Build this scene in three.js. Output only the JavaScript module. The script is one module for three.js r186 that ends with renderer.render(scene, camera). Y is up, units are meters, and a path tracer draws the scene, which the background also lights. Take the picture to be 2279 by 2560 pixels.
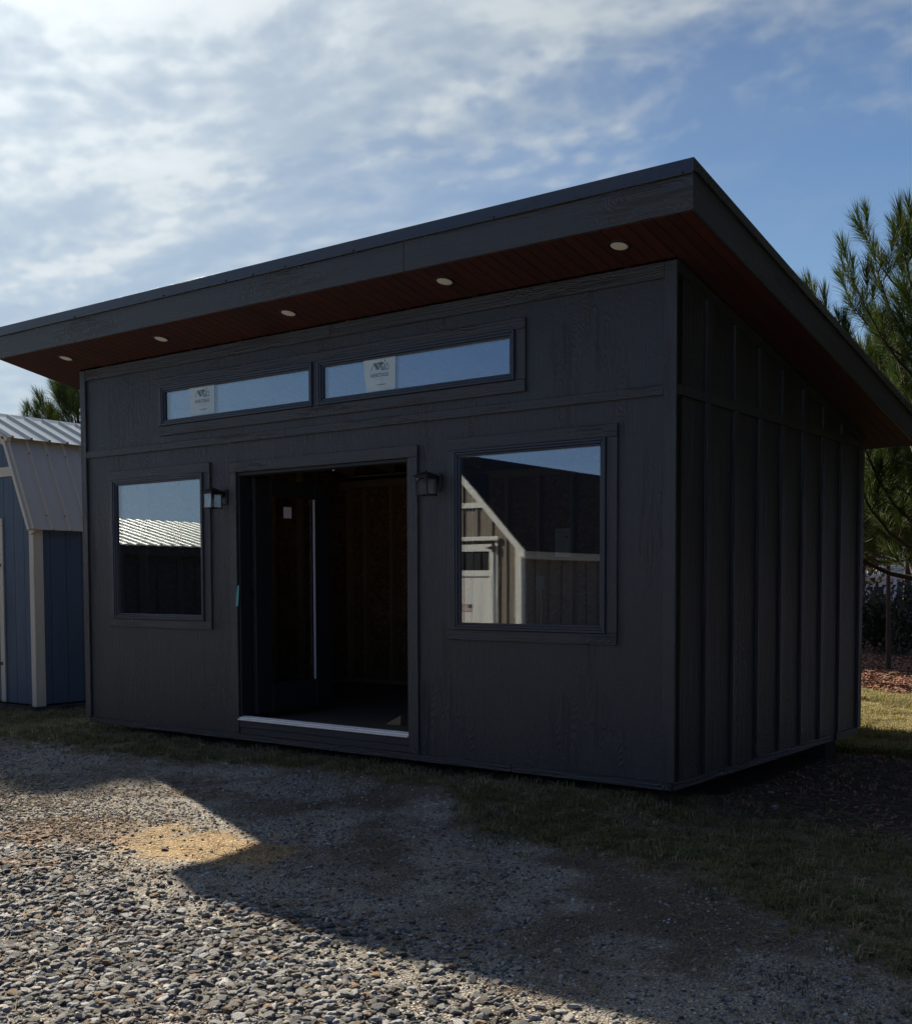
import * as THREE from 'three';
import { mergeGeometries } from 'three/addons/utils/BufferGeometryUtils.js';

// ------------------------------------------------------------------ camera, sun, sky, exposure
const scene = new THREE.Scene();
const FULL_W = 911, FULL_H = 1024;
const camera = new THREE.PerspectiveCamera(49.14, FULL_W / FULL_H, 0.1, 1500);
camera.position.set(3.2264, 1.2234, 6.142);
camera.rotation.order = 'YXZ';
camera.rotation.set(THREE.MathUtils.degToRad(-2.8277), THREE.MathUtils.degToRad(35.5402), 0);
camera.setViewOffset(FULL_W, FULL_H, -63.25, -128.3, FULL_W, FULL_H);   // the photograph is an off-centre crop
camera.updateProjectionMatrix();
scene.add(camera);

const SUN = new THREE.Vector3(-1.438, 1, -0.580).normalize();
const sun = new THREE.DirectionalLight(new THREE.Color(1, 0.9, 0.74), 5);
sun.target.position.set(-3, 0, 0);
sun.position.copy(SUN).multiplyScalar(60).add(sun.target.position);
sun.castShadow = true;
sun.shadow.radius = 1.1;
sun.shadow.mapSize.set(4096, 4096);
Object.assign(sun.shadow.camera, { left: -30, right: 30, top: 30, bottom: -30, near: 1, far: 160 });
scene.add(sun, sun.target);

const renderer = new THREE.WebGLRenderer({ antialias: true });
renderer.toneMapping = THREE.LinearToneMapping;
renderer.toneMappingExposure = 1.88;
renderer.shadowMap.enabled = true;

// ------------------------------------------------------------------ random numbers and noise
function rng(seed) { let s = seed >>> 0; return () => { s = (s + 0x6d2b79f5) >>> 0; let t = Math.imul(s ^ (s >>> 15), 1 | s); t = (t + Math.imul(t ^ (t >>> 7), 61 | t)) ^ t; return ((t ^ (t >>> 14)) >>> 0) / 4294967296; }; }
const PERM = new Uint8Array(512); { const r = rng(77), p = [...Array(256).keys()]; for (let i = 255; i > 0; i--) { const j = Math.floor(r() * (i + 1)); [p[i], p[j]] = [p[j], p[i]]; } for (let i = 0; i < 512; i++) PERM[i] = p[i & 255]; }
const RAND = new Float32Array(256); { const r = rng(5); for (let i = 0; i < 256; i++) RAND[i] = r(); }
// value noise 0..1, periodic with px, py cells (up to 256)
function vn(x, y, px = 256, py = 256) {
  const xf = Math.floor(x), yf = Math.floor(y), fx = x - xf, fy = y - yf;
  const u = fx * fx * fx * (fx * (fx * 6 - 15) + 10), v = fy * fy * fy * (fy * (fy * 6 - 15) + 10);
  const x0 = ((xf % px) + px) % px, x1 = (x0 + 1) % px, y0 = ((yf % py) + py) % py, y1 = (y0 + 1) % py;
  const a = RAND[PERM[(x0 & 255) + PERM[y0 & 255]]], b = RAND[PERM[(x1 & 255) + PERM[y0 & 255]]], c = RAND[PERM[(x0 & 255) + PERM[y1 & 255]]], d = RAND[PERM[(x1 & 255) + PERM[y1 & 255]]];
  return a + (b - a) * u + (c - a) * v + (a - b - c + d) * u * v;
}
function fbm(x, y, oct = 4, px = 256, py = 256) {
  let s = 0, a = 0.5, n = 0;
  for (let i = 0; i < oct; i++) { s += a * vn(x + i * 17, y + i * 31, px, py); n += a; a *= 0.5; x *= 2; y *= 2; px = Math.min(256, px * 2); py = Math.min(256, py * 2); }
  return s / n;
}
const clamp = (x, a = 0, b = 1) => Math.min(b, Math.max(a, x));
const mix = (a, b, t) => a + (b - a) * t;
const sstep = (a, b, x) => { const t = clamp((x - a) / (b - a)); return t * t * (3 - 2 * t); };
const mixv = (a, b, t) => [mix(a[0], b[0], t), mix(a[1], b[1], t), mix(a[2], b[2], t)];

// ------------------------------------------------------------------ sky: blue air, glow round the sun, a bank of cirrus
const SKY_LEVEL = 0.55;
function makeSky(W, H) {
  const data = new Float32Array(W * H * 4);
  const N = [-0.03295, 0.88635, 0.46185];                       // the cirrus bank ends along this great circle
  const stops = [[-90, .30, .34, .36], [0, .46, .57, .64], [6, .34, .50, .64], [13, .19, .35, .58], [20, .108, .238, .47], [28, .062, .145, .33], [45, .085, .142, .265], [90, .075, .115, .20]];
  for (let j = 0; j < H; j++) {
    const el = ((j + 0.5) / H - 0.5) * Math.PI, dy = Math.sin(el), ce = Math.cos(el), deg = el * 180 / Math.PI;
    let k = 0; while (k < stops.length - 2 && deg > stops[k + 1][0]) k++;
    const t0 = clamp((deg - stops[k][0]) / (stops[k + 1][0] - stops[k][0])), s0 = stops[k], s1 = stops[k + 1];
    const base = [mix(s0[1], s1[1], t0), mix(s0[2], s1[2], t0), mix(s0[3], s1[3], t0)];
    for (let i = 0; i < W; i++) {
      const az = ((i + 0.5) / W - 0.5) * 2 * Math.PI, dx = ce * Math.cos(az), dz = ce * Math.sin(az), o = (j * W + i) * 4;
      let r = base[0], g = base[1], b = base[2];
      const back = sstep(44, 85, Math.acos(clamp(dx * SUN.x + dy * SUN.y + dz * SUN.z, -1, 1)) * 57.2958); r *= 1 - .42 * back; g *= 1 - .36 * back; b *= 1 - .15 * back;
      if (dy > -0.01) {
        const cosSun = dx * SUN.x + dy * SUN.y + dz * SUN.z, ang = Math.acos(clamp(cosSun, -1, 1)) * 57.2958;
        const glow = 0.36 * Math.exp(-ang / 12) + 0.10 * Math.exp(-ang / 40);
        r += glow * 1.05; g += glow * 0.98; b += glow * 0.85;
        // a cirrus layer: flat sheet seen in perspective, fibres along u
        const q = 1 / (Math.max(dy, 0) + 0.16), cx = dx * q, cz = dz * q;
        const u = cx * 0.985 - cz * 0.17, v = cx * 0.17 + cz * 0.985;
        const w1 = fbm(u * 2.1 + 3, v * 2.6 + 9, 3) - 0.5, w2 = fbm(u * 2.6 + 41, v * 2.4 + 27, 3) - 0.5;
        const t = Math.asin(clamp(dx * N[0] + dy * N[1] + dz * N[2], -1, 1)) * 57.2958 + w1 * 7 + w2 * 5;
        const near = sstep(42, 14, ang), away = sstep(68, 47, ang);
        const m1 = fbm(u * 3.0 + w2 * 1.1, v * 7.0 + w1 * 1.6, 5), m2 = fbm(u * 7 + w1 * 1.5 + 60, v * 13 + w2 * 1.5 + 11, 6), m3 = fbm(cx * 22 + w1 * 3 + 5, cz * 30 + w2 * 3 + 31, 5);
        const mm = 0.40 * m1 + 0.36 * m2 + 0.24 * m3, k1 = sstep(0.30, 0.72, mm);
        const cover = Math.max(sstep(-4.5, 2.5, t + (m3 - 0.5) * 5) * away, near * sstep(-31, -12, t + w2 * 16 + (m2 - 0.5) * 26));
        let d = cover * (0.70 + 0.28 * k1 + 0.10 * (m3 - 0.5)) * mix(0.56, 1, sstep(58, 22, ang));
        d += (0.08 * sstep(0.45, 0.7, mm) + 0.05 * m1) * sstep(-34, -3, t) * away;
        d = clamp(d, 0, 0.98);
        const sunny = Math.exp(-ang / 17), W1 = 0.43 + 1.18 * sunny, G1 = 0.34 + 0.90 * sunny, lit = mix(G1, W1, k1), cool = 1 - k1 * 0.6;
        const c = [lit * (0.97 - 0.13 * cool + 0.08 * sunny), lit * (1.03 - 0.02 * cool), lit * (1.07 + 0.10 * cool - 0.14 * sunny)];
        const fade = sstep(0.02, 0.16, dy);
        d *= 0.35 + 0.65 * fade;
        r = mix(r, c[0], d); g = mix(g, c[1], d); b = mix(b, c[2], d);
      }
      data[o] = r * SKY_LEVEL; data[o + 1] = g * SKY_LEVEL; data[o + 2] = b * SKY_LEVEL; data[o + 3] = 1;
    }
  }
  const tex = new THREE.DataTexture(data, W, H, THREE.RGBAFormat, THREE.FloatType);
  tex.mapping = THREE.EquirectangularReflectionMapping;
  tex.magFilter = tex.minFilter = THREE.LinearFilter;
  tex.wrapS = THREE.RepeatWrapping; tex.needsUpdate = true;
  return tex;
}
scene.background = scene.environment = makeSky(4096, 2048);

// ------------------------------------------------------------------ naming
const used = new Map();
function numbered(name, parent) {
  const key = parent ? parent.uuid + name : name, n = used.get(key) || 0; used.set(key, n + 1);
  return n ? `${name}_${String(n).padStart(3, '0')}` : name;
}
function tag(o, label, category, group, kind) {
  if (label) o.userData.label = label;
  if (category) o.userData.category = category;
  if (group) o.userData.group = group;
  if (kind) o.userData.kind = kind;
  return o;
}
function thing(name, label, category, pos = [0, 0, 0], turn = 0, group) {
  const o = new THREE.Group(); o.name = numbered(name); o.position.set(...pos); o.rotation.y = turn; scene.add(o);
  return tag(o, label, category, group);
}
function part(name, geo, mat, parent, label) {
  const g = Array.isArray(geo) ? mergeGeometries(geo.map((x) => (x.index ? x.toNonIndexed() : x)), false) : geo;
  const m = new THREE.Mesh(g, mat); m.name = numbered(name, parent === scene ? null : parent); m.castShadow = m.receiveShadow = true;
  (parent || scene).add(m);
  if (label) m.userData.label = label;
  return m;
}

// ------------------------------------------------------------------ geometry helpers (uv in metres, v along the grain)
const uvr = rng(404);
function uvBox(geo, grain = 'y', off) {
  const g = geo.index ? geo.toNonIndexed() : geo;
  if (!off) off = [uvr() * 7, uvr() * 7];
  const p = g.attributes.position, n = g.attributes.normal, uv = new Float32Array(p.count * 2);
  for (let f = 0; f < p.count; f += 3) {
    let nx = 0, ny = 0, nz = 0;
    for (let k = 0; k < 3; k++) { nx += n.getX(f + k); ny += n.getY(f + k); nz += n.getZ(f + k); }
    nx = Math.abs(nx); ny = Math.abs(ny); nz = Math.abs(nz);
    const ax = nx >= ny && nx >= nz ? 0 : ny >= nz ? 1 : 2;
    for (let k = 0; k < 3; k++) {
      const c = [p.getX(f + k), p.getY(f + k), p.getZ(f + k)];
      let a, b;
      if (ax === 0) [a, b] = grain === 'z' ? [c[1], c[2]] : [c[2], c[1]];
      else if (ax === 1) [a, b] = grain === 'x' ? [c[2], c[0]] : [c[0], c[2]];
      else [a, b] = grain === 'x' ? [c[1], c[0]] : [c[0], c[1]];
      uv[(f + k) * 2] = a + off[0]; uv[(f + k) * 2 + 1] = b + off[1];
    }
  }
  g.setAttribute('uv', new THREE.BufferAttribute(uv, 2));
  return g;
}
function flat(verts, faces) {                                          // polygon soup with flat normals, faces counter-clockwise
  const pos = [];
  for (const f of faces) for (let k = 1; k < f.length - 1; k++) pos.push(...verts[f[0]], ...verts[f[k]], ...verts[f[k + 1]]);
  const g = new THREE.BufferGeometry();
  g.setAttribute('position', new THREE.Float32BufferAttribute(pos, 3));
  g.computeVertexNormals();
  return g;
}
function bx(x0, x1, y0, y1, z0, z1, grain = 'y', c = 0.0025, warp) {      // a box with chamfered edges
  c = Math.min(c, (x1 - x0) * 0.3, (y1 - y0) * 0.3, (z1 - z0) * 0.3);
  const X = [x0, x1], Y = [y0, y1], Z = [z0, z1], V = [], id = (i, j, k, a) => ((i * 2 + j) * 2 + k) * 3 + a;
  for (let i = 0; i < 2; i++) for (let j = 0; j < 2; j++) for (let k = 0; k < 2; k++) {
    const sx = i ? -c : c, sy = j ? -c : c, sz = k ? -c : c;
    V.push([X[i], Y[j] + sy, Z[k] + sz], [X[i] + sx, Y[j], Z[k] + sz], [X[i] + sx, Y[j] + sy, Z[k]]);
  }
  const F = [];
  const face = (a, ids) => F.push(ids);
  face(0, [id(1, 0, 0, 0), id(1, 1, 0, 0), id(1, 1, 1, 0), id(1, 0, 1, 0)]); face(0, [id(0, 0, 0, 0), id(0, 0, 1, 0), id(0, 1, 1, 0), id(0, 1, 0, 0)]);
  face(1, [id(0, 1, 0, 1), id(0, 1, 1, 1), id(1, 1, 1, 1), id(1, 1, 0, 1)]); face(1, [id(0, 0, 0, 1), id(1, 0, 0, 1), id(1, 0, 1, 1), id(0, 0, 1, 1)]);
  face(2, [id(0, 0, 1, 2), id(1, 0, 1, 2), id(1, 1, 1, 2), id(0, 1, 1, 2)]); face(2, [id(0, 0, 0, 2), id(0, 1, 0, 2), id(1, 1, 0, 2), id(1, 0, 0, 2)]);
  const quad = (a, b, c2, d) => F.push([a, b, c2, d]);
  for (let i = 0; i < 2; i++) for (let j = 0; j < 2; j++) { quad(id(i, j, 0, 0), id(i, j, 1, 0), id(i, j, 1, 1), id(i, j, 0, 1)); quad(id(i, 0, j, 0), id(i, 1, j, 0), id(i, 1, j, 2), id(i, 0, j, 2)); quad(id(0, i, j, 1), id(1, i, j, 1), id(1, i, j, 2), id(0, i, j, 2)); }
  for (let i = 0; i < 2; i++) for (let j = 0; j < 2; j++) for (let k = 0; k < 2; k++) F.push([id(i, j, k, 0), id(i, j, k, 1), id(i, j, k, 2)]);
  const cx = (x0 + x1) / 2, cy = (y0 + y1) / 2, cz = (z0 + z1) / 2;
  for (const f of F) {                                                // turn every face outward
    const [a, b, d] = [V[f[0]], V[f[1]], V[f[2]]];
    const e = [b[0] - a[0], b[1] - a[1], b[2] - a[2]], g = [d[0] - a[0], d[1] - a[1], d[2] - a[2]];
    const n = [e[1] * g[2] - e[2] * g[1], e[2] * g[0] - e[0] * g[2], e[0] * g[1] - e[1] * g[0]];
    let m = [0, 0, 0]; for (const q of f) m = [m[0] + V[q][0] / f.length, m[1] + V[q][1] / f.length, m[2] + V[q][2] / f.length];
    if (n[0] * (m[0] - cx) + n[1] * (m[1] - cy) + n[2] * (m[2] - cz) < 0) f.reverse();
  }
  const g = uvBox(flat(V, F), grain);
  if (warp) { const p = g.attributes.position; for (let i = 0; i < p.count; i++) { const q = warp(p.getX(i), p.getY(i), p.getZ(i)); p.setXYZ(i, ...q); } g.computeVertexNormals(); }
  return g;
}
function prism(pts, depth, holes = [], grain = 'y', off) {             // outline in x, y; thickness along +z from 0
  const s = new THREE.Shape(pts.map((p) => new THREE.Vector2(...p)));
  for (const h of holes) s.holes.push(new THREE.Path(h.map((p) => new THREE.Vector2(...p))));
  return uvBox(new THREE.ExtrudeGeometry(s, { depth, bevelEnabled: false }), grain, off);
}
const rectPts = (x0, x1, y0, y1) => [[x0, y0], [x1, y0], [x1, y1], [x0, y1]];
function cyl(r0, r1, h, seg = 16) { return new THREE.CylinderGeometry(r1, r0, h, seg).toNonIndexed(); }
function tube(points, radii, seg = 7) {                                 // tapered tube through points
  const pos = [], idx = [], nrm = [], n = points.length, up = new THREE.Vector3(), a = new THREE.Vector3(), b = new THREE.Vector3(), uv = [];
  let len = 0;
  for (let i = 0; i < n; i++) {
    const d = new THREE.Vector3().subVectors(points[Math.min(n - 1, i + 1)], points[Math.max(0, i - 1)]).normalize();
    up.set(0.31, 0.05, 0.95); if (Math.abs(d.dot(up)) > 0.9) up.set(1, 0, 0);
    a.crossVectors(d, up).normalize(); b.crossVectors(d, a).normalize();
    if (i) len += points[i].distanceTo(points[i - 1]);
    for (let k = 0; k <= seg; k++) {
      const t = k / seg * Math.PI * 2, x = Math.cos(t), y = Math.sin(t), r = radii[i];
      const nx = a.x * x + b.x * y, ny = a.y * x + b.y * y, nz = a.z * x + b.z * y;
      pos.push(points[i].x + nx * r, points[i].y + ny * r, points[i].z + nz * r); nrm.push(nx, ny, nz); uv.push(k / seg * 6.28 * radii[0], len);
    }
  }
  for (let i = 0; i < n - 1; i++) for (let k = 0; k < seg; k++) { const p = i * (seg + 1) + k, q = p + seg + 1; idx.push(p, p + 1, q, p + 1, q + 1, q); }
  const g = new THREE.BufferGeometry();
  g.setAttribute('position', new THREE.Float32BufferAttribute(pos, 3)); g.setAttribute('normal', new THREE.Float32BufferAttribute(nrm, 3)); g.setAttribute('uv', new THREE.Float32BufferAttribute(uv, 2));
  g.setIndex(idx);
  return g.toNonIndexed();
}
const V3 = (x, y, z) => new THREE.Vector3(x, y, z);

// ------------------------------------------------------------------ textures
function grayTexture(W, H, f, repX, repY, srgb = false) {
  const d = new Uint8Array(W * H * 4);
  for (let j = 0; j < H; j++) for (let i = 0; i < W; i++) { const v = f(i / W, j / H), o = (j * W + i) * 4; const c = Array.isArray(v) ? v : [v, v, v]; d[o] = clamp(c[0]) * 255; d[o + 1] = clamp(c[1]) * 255; d[o + 2] = clamp(c[2]) * 255; d[o + 3] = 255; }
  const t = new THREE.DataTexture(d, W, H, THREE.RGBAFormat);
  t.wrapS = t.wrapT = THREE.RepeatWrapping; t.magFilter = THREE.LinearFilter; t.minFilter = THREE.LinearMipmapLinearFilter; t.generateMipmaps = true;
  t.repeat.set(repX, repY); if (srgb) t.colorSpace = THREE.SRGBColorSpace; t.needsUpdate = true;
  return t;
}
// embossed cedar grain of engineered siding, tile 1.2 m across the grain, 2.4 m along it
function cedar(x, y) {
  const mask = sstep(0.42, 0.62, fbm(x * 6 + 5, y * 3 + 8, 3, 6, 3));
  const w = fbm(x * 5, y * 2, 3, 5, 2), ph = fbm(x * 9 + w * 0.8, y * 3, 3, 9, 3) * 26 + w * 6;
  const ring = Math.pow(0.5 + 0.5 * Math.sin(ph * 6.283), 2.2);
  const fine = vn(x * 190, y * 10, 190, 10), saw = vn(x * 34, y * 256, 34, 256) * .6 + .4 * vn(x * 60, y * 230, 60, 230), grit = vn(x * 240, y * 120, 240, 120);
  return clamp(0.5 + mask * 0.36 * (ring - 0.45) + 0.28 * (fine - 0.5) + (1 - mask) * 0.16 * (saw - 0.5) + 0.16 * (grit - 0.5));
}
const cedarBump = grayTexture(1024, 1024, cedar, 1 / 1.2, 1 / 2.4);
const paintTint = grayTexture(512, 512, (x, y) => 0.86 + 0.18 * (fbm(x * 7, y * 4, 4, 7, 4) - 0.5) + 0.10 * (vn(x * 120, y * 8, 120, 8) - 0.5) + 0.08 * (vn(x * 200, y * 200, 200, 200) - 0.5), 1 / 2.3, 1 / 3.1);
const metalBump = grayTexture(256, 256, (x, y) => 0.5 + 0.5 * (fbm(x * 6, y * 3, 3, 6, 3) - 0.5), 1 / 0.8, 1 / 1.7);
const metalRough = grayTexture(256, 256, (x, y) => 0.62 + 0.6 * (fbm(x * 9, y * 3, 4, 9, 3) - 0.5) + 0.12 * (vn(x * 120, y * 30, 120, 30) - 0.5), 1 / 0.9, 1 / 1.9);
const woodTint = grayTexture(512, 512, (x, y) => { const w = fbm(x * 5, y, 3, 5, 1); const v = 0.72 + 0.4 * (Math.sin((fbm(x * 8 + w, y * 2, 3, 8, 2) * 16) * 6.283) * 0.3 + vn(x * 140, y * 6, 140, 6) - 0.5) * 0.6; return [v, v * 0.96, v * 0.9]; }, 1 / 0.6, 1 / 1.5);
function canvasTexture(w, h, draw, rx = 1, ry = 1) {
  const c = document.createElement('canvas'); c.width = w; c.height = h; draw(c.getContext('2d'), w, h);
  const t = new THREE.CanvasTexture(c); t.colorSpace = THREE.SRGBColorSpace; t.wrapS = t.wrapT = THREE.RepeatWrapping; t.repeat.set(rx, ry); t.magFilter = THREE.LinearFilter; t.anisotropy = 8;
  return t;
}
const osbTex = canvasTexture(512, 512, (g, w, h) => {
  const r = rng(91); g.fillStyle = '#8a6a45'; g.fillRect(0, 0, w, h);
  for (let i = 0; i < 2600; i++) {
    const x = r() * w, y = r() * h, L = 14 + r() * 40, B = 4 + r() * 12, a = (r() - 0.5) * 2.6, v = r();
    g.fillStyle = `rgb(${110 + v * 85 | 0},${80 + v * 68 | 0},${48 + v * 48 | 0})`;
    for (const ox of [-w, 0, w]) for (const oy of [-h, 0, h]) { g.save(); g.translate(x + ox, y + oy); g.rotate(a); g.beginPath(); g.moveTo(-L / 2, -B / 2); g.lineTo(L / 2, -B * 0.3); g.lineTo(L / 2, B / 2); g.lineTo(-L * 0.4, B / 2); g.fill(); g.restore(); }
  }
}, 1 / 0.9, 1 / 0.9);
// ground detail: pebbles of many sizes as fine relief and tone, tile 1.1 m
const PEB = (() => {
  const S = 1024, h = new Float32Array(S * S), tone = new Float32Array(S * S).fill(0.62), r = rng(1234);
  const put = (rad, n, lo, hi) => { for (let i = 0; i < n; i++) { const cx = r() * S, cy = r() * S, ra = rad * (0.6 + r() * 0.8), rb = ra * (0.55 + r() * 0.4), an = r() * 6.28, ca = Math.cos(an), sa = Math.sin(an), tn = lo + (hi - lo) * r(), top = ra / 16; const R = Math.ceil(ra);
    for (let y = -R; y <= R; y++) for (let x = -R; x <= R; x++) { const u = (x * ca + y * sa) / ra, v = (-x * sa + y * ca) / rb, q = u * u + v * v; if (q < 1) { const k = ((Math.floor(cy + y) + S) % S) * S + (Math.floor(cx + x) + S) % S, z = top * Math.sqrt(1 - q); if (z > h[k]) { h[k] = z; tone[k] = tn; } } } } };
  put(3, 42000, 0.45, 0.9); put(5, 9000, 0.4, 1.0); put(9, 1400, 0.45, 1.1);
  return { S, h, tone };
})();
const pick = (arr, x, y) => arr[(Math.floor(y * PEB.S) % PEB.S) * PEB.S + Math.floor(x * PEB.S) % PEB.S];
const groundTint = grayTexture(1024, 1024, (x, y) => { const t = pick(PEB.tone, x, y), v = t * (0.82 + 0.3 * fbm(x * 8, y * 8, 4, 8, 8)); return [v, v * 0.985, v * 0.96]; }, 1 / 1.1, 1 / 1.1);
const groundBump = grayTexture(1024, 1024, (x, y) => clamp(pick(PEB.h, x, y) * 1.4 + 0.25 * vn(x * 200, y * 200, 200, 200)), 1 / 1.1, 1 / 1.1);

// ------------------------------------------------------------------ materials
const std = (o) => new THREE.MeshStandardMaterial(o), lin = (r, g, b) => new THREE.Color().setRGB(r, g, b);
const M = {};
M.paint = std({ color: lin(.0305, .0335, .0365), roughness: .5, map: paintTint, bumpMap: cedarBump, bumpScale: .0085 });
M.trim = std({ color: lin(.0385, .0415, .0445), roughness: .48, map: paintTint, bumpMap: cedarBump, bumpScale: .0085 });
M.darkTrim = std({ color: lin(.034, .035, .039), roughness: .6, map: paintTint, bumpMap: cedarBump, bumpScale: .003 });
M.vinyl = std({ color: lin(.028, .035, .047), roughness: .38 });
M.blackMetal = std({ color: lin(.012, .012, .013), roughness: .42, metalness: .2 });
M.drip = std({ color: lin(.045, .05, .06), roughness: .5, metalness: .25, roughnessMap: metalRough });
M.roofMetal = std({ color: lin(.05, .055, .062), roughness: .38, metalness: .4, roughnessMap: metalRough });
M.soffit = [0, 1, 2].map((k) => std({ color: lin(.045 + .010 * k, .0080 + .001 * k, .0066), roughness: .75, map: woodTint, bumpMap: cedarBump, bumpScale: .001 }));
M.groove = std({ color: lin(.03, .012, .01), roughness: .9 });
M.lens = std({ color: lin(.80, .76, .68), roughness: .5 });
M.alu = std({ color: lin(.72, .73, .75), roughness: .38, metalness: .55 });
M.stud = [0, 1, 2].map((k) => std({ color: lin(.36 + .04 * k, .24 + .02 * k, .13), roughness: .8, map: woodTint }));
M.osb = std({ color: lin(.62, .55, .48), roughness: .85, map: osbTex });
M.floor = std({ color: lin(.16, .12, .085), roughness: .7, map: woodTint });
M.glassCoat = new THREE.MeshPhysicalMaterial({ color: lin(.86, .9, .92), roughness: 0.0, metalness: 0, transmission: 1, thickness: 0, ior: 2.2, bumpMap: metalBump, bumpScale: .00022 });
M.lampGlass = new THREE.MeshPhysicalMaterial({ color: lin(.95, .96, .96), roughness: 0, transmission: 1, thickness: 0, ior: 1.9 });
M.bead = std({ color: lin(.42, .44, .47), roughness: .35 });
M.doorPaint = std({ color: lin(.014, .015, .017), roughness: .6, map: paintTint });
M.glass = new THREE.MeshPhysicalMaterial({ color: lin(.97, .98, .98), roughness: 0, metalness: 0, transmission: 1, thickness: 0, ior: 1.5 });
M.skid = std({ color: lin(.045, .04, .032), roughness: .9, map: woodTint });
M.block = std({ color: lin(.22, .21, .2), roughness: .95 });
M.blue = std({ color: lin(.064, .098, .143), roughness: .6, map: paintTint, bumpMap: cedarBump, bumpScale: .006 });
M.cream = std({ color: lin(.62, .555, .43), roughness: .6, map: paintTint, bumpMap: cedarBump, bumpScale: .004 });
M.galv = std({ color: lin(.52, .50, .46), roughness: .34, metalness: .45, roughnessMap: metalRough, bumpMap: metalBump, bumpScale: .001 });
M.tanMetal = std({ color: lin(.54, .465, .345), roughness: .5, metalness: .15, bumpMap: metalBump, bumpScale: .001 });
M.tan = std({ color: lin(.21, .17, .135), roughness: .7, map: paintTint, bumpMap: cedarBump, bumpScale: .002 });
M.white = std({ color: lin(.78, .76, .72), roughness: .6, map: paintTint });
M.darkWall = std({ color: lin(.02, .024, .03), roughness: .7, map: paintTint });
M.barkBump = grayTexture(256, 256, (x, y) => Math.pow(fbm(x * 10, y * 4, 4, 10, 4), 1.2), 3, 2);
M.bark = std({ color: lin(.075, .05, .036), roughness: .95, bumpMap: M.barkBump, bumpScale: .02 });
M.twig = std({ color: lin(.05, .035, .025), roughness: .9 });
M.needle = new THREE.MeshPhysicalMaterial({ color: lin(.062, .105, .028), roughness: .85, specularIntensity: .3, transmission: .25, thickness: 0, side: THREE.DoubleSide });
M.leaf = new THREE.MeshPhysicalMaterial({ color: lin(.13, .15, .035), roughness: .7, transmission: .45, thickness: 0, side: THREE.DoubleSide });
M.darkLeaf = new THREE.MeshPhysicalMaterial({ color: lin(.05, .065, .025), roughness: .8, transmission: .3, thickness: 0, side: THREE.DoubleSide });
M.grass = new THREE.MeshPhysicalMaterial({ color: lin(1, 1, 1), roughness: .9, specularIntensity: .4, transmission: .45, thickness: 0, side: THREE.DoubleSide });
M.stone = std({ color: lin(1, 1, 1), roughness: .85, bumpMap: groundBump, bumpScale: .004 });
M.straw = std({ color: lin(1, 1, 1), roughness: .9, side: THREE.DoubleSide });

// ------------------------------------------------------------------ ground
const gnoise = (x, z, s) => fbm(x * s + 40, z * s + 40, 4) - 0.5;
function groundY(x, z) {
  let y = -0.225;
  y -= 0.09 * sstep(0.6, 3.0, z) ;
  y += 0.095 * sstep(1.0, 0.25, z) * sstep(-1.0, -.25, z) * sstep(.45, -.35, x) * sstep(-7.4, -6.5, x);
  y += 0.055 * Math.exp(-((x + 2.0) ** 2 / 2.2 + (z - 2.75) ** 2 / 0.5));                 // heaped coarse gravel
  y -= 0.05 * sstep(-3.0, -3.7, z) * sstep(-3, 0, x);
  y += 0.035 * gnoise(x, z, 1.1) + 0.016 * gnoise(x, z, 4.5);
  const far = Math.hypot(x + 2, z - 1);
  y += sstep(18, 70, far) * 0.7 * gnoise(x, z, 0.06);
  return y;
}
const GB = [[-12, .95], [-8, .8], [-6.5, .67], [-5.4, .61], [-4.5, .52], [-3.4, .45], [-2.3, .47], [-1.3, .56], [-1.06, .8], [-.35, 1.0], [.11, 1.0], [.74, 1.3], [1.18, 1.5], [1.56, 1.55], [2.04, 1.97], [3.2, 2.6], [12, 5]];
function grassEdge(x) { let k = 0; while (k < GB.length - 2 && x > GB[k + 1][0]) k++; return mix(GB[k][1], GB[k + 1][1], (x - GB[k][0]) / (GB[k + 1][0] - GB[k][0])); }
// how much of each cover lies at a place
function cover(x, z) {
  const e = z - grassEdge(x) + 0.30 * gnoise(x, z, 2.3) + 0.2 * gnoise(x, z, 7);
  let gravel = sstep(-0.18, 0.16, e);
  const shedDirt = sstep(0.35, -0.15, Math.max(z + 0.62 - 0.25 * (x - .3) + 0.4 * gnoise(x, z, 2), -(x + .6)) ) * sstep(-4.2, -3.4, z) * sstep(2.6, 1.6, x);
  const rock = sstep(.35, -.1, Math.hypot((x - 1.7) / .55, (z + .35) / .4) - .6) * 0.8;
  const sand = sstep(1.1, 0.6, Math.hypot((x + 1.93) / .62, (z - 2.03) / .38) + 0.9 * gnoise(x, z, 4) + .7 * gnoise(x, z, 11));
  const rust = sstep(.38, .55, Math.exp(-(((x + 3.0) / .75) ** 2 + ((z - 2.25) / .55) ** 2)) * .8 + gnoise(x, z, 3.2) * .6) + sstep(.4, .6, Math.exp(-(((x + 2.35) / .28) ** 2 + ((z - 2.85) / .2) ** 2)) * .9 + gnoise(x, z, 5) * .5);
  const litter = sstep(-7.9, -9.8, z + 1.6 * gnoise(x, z, .9));
  return { gravel, dirt: shedDirt, rock, sand, rust: clamp(rust), litter, e };
}
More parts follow.
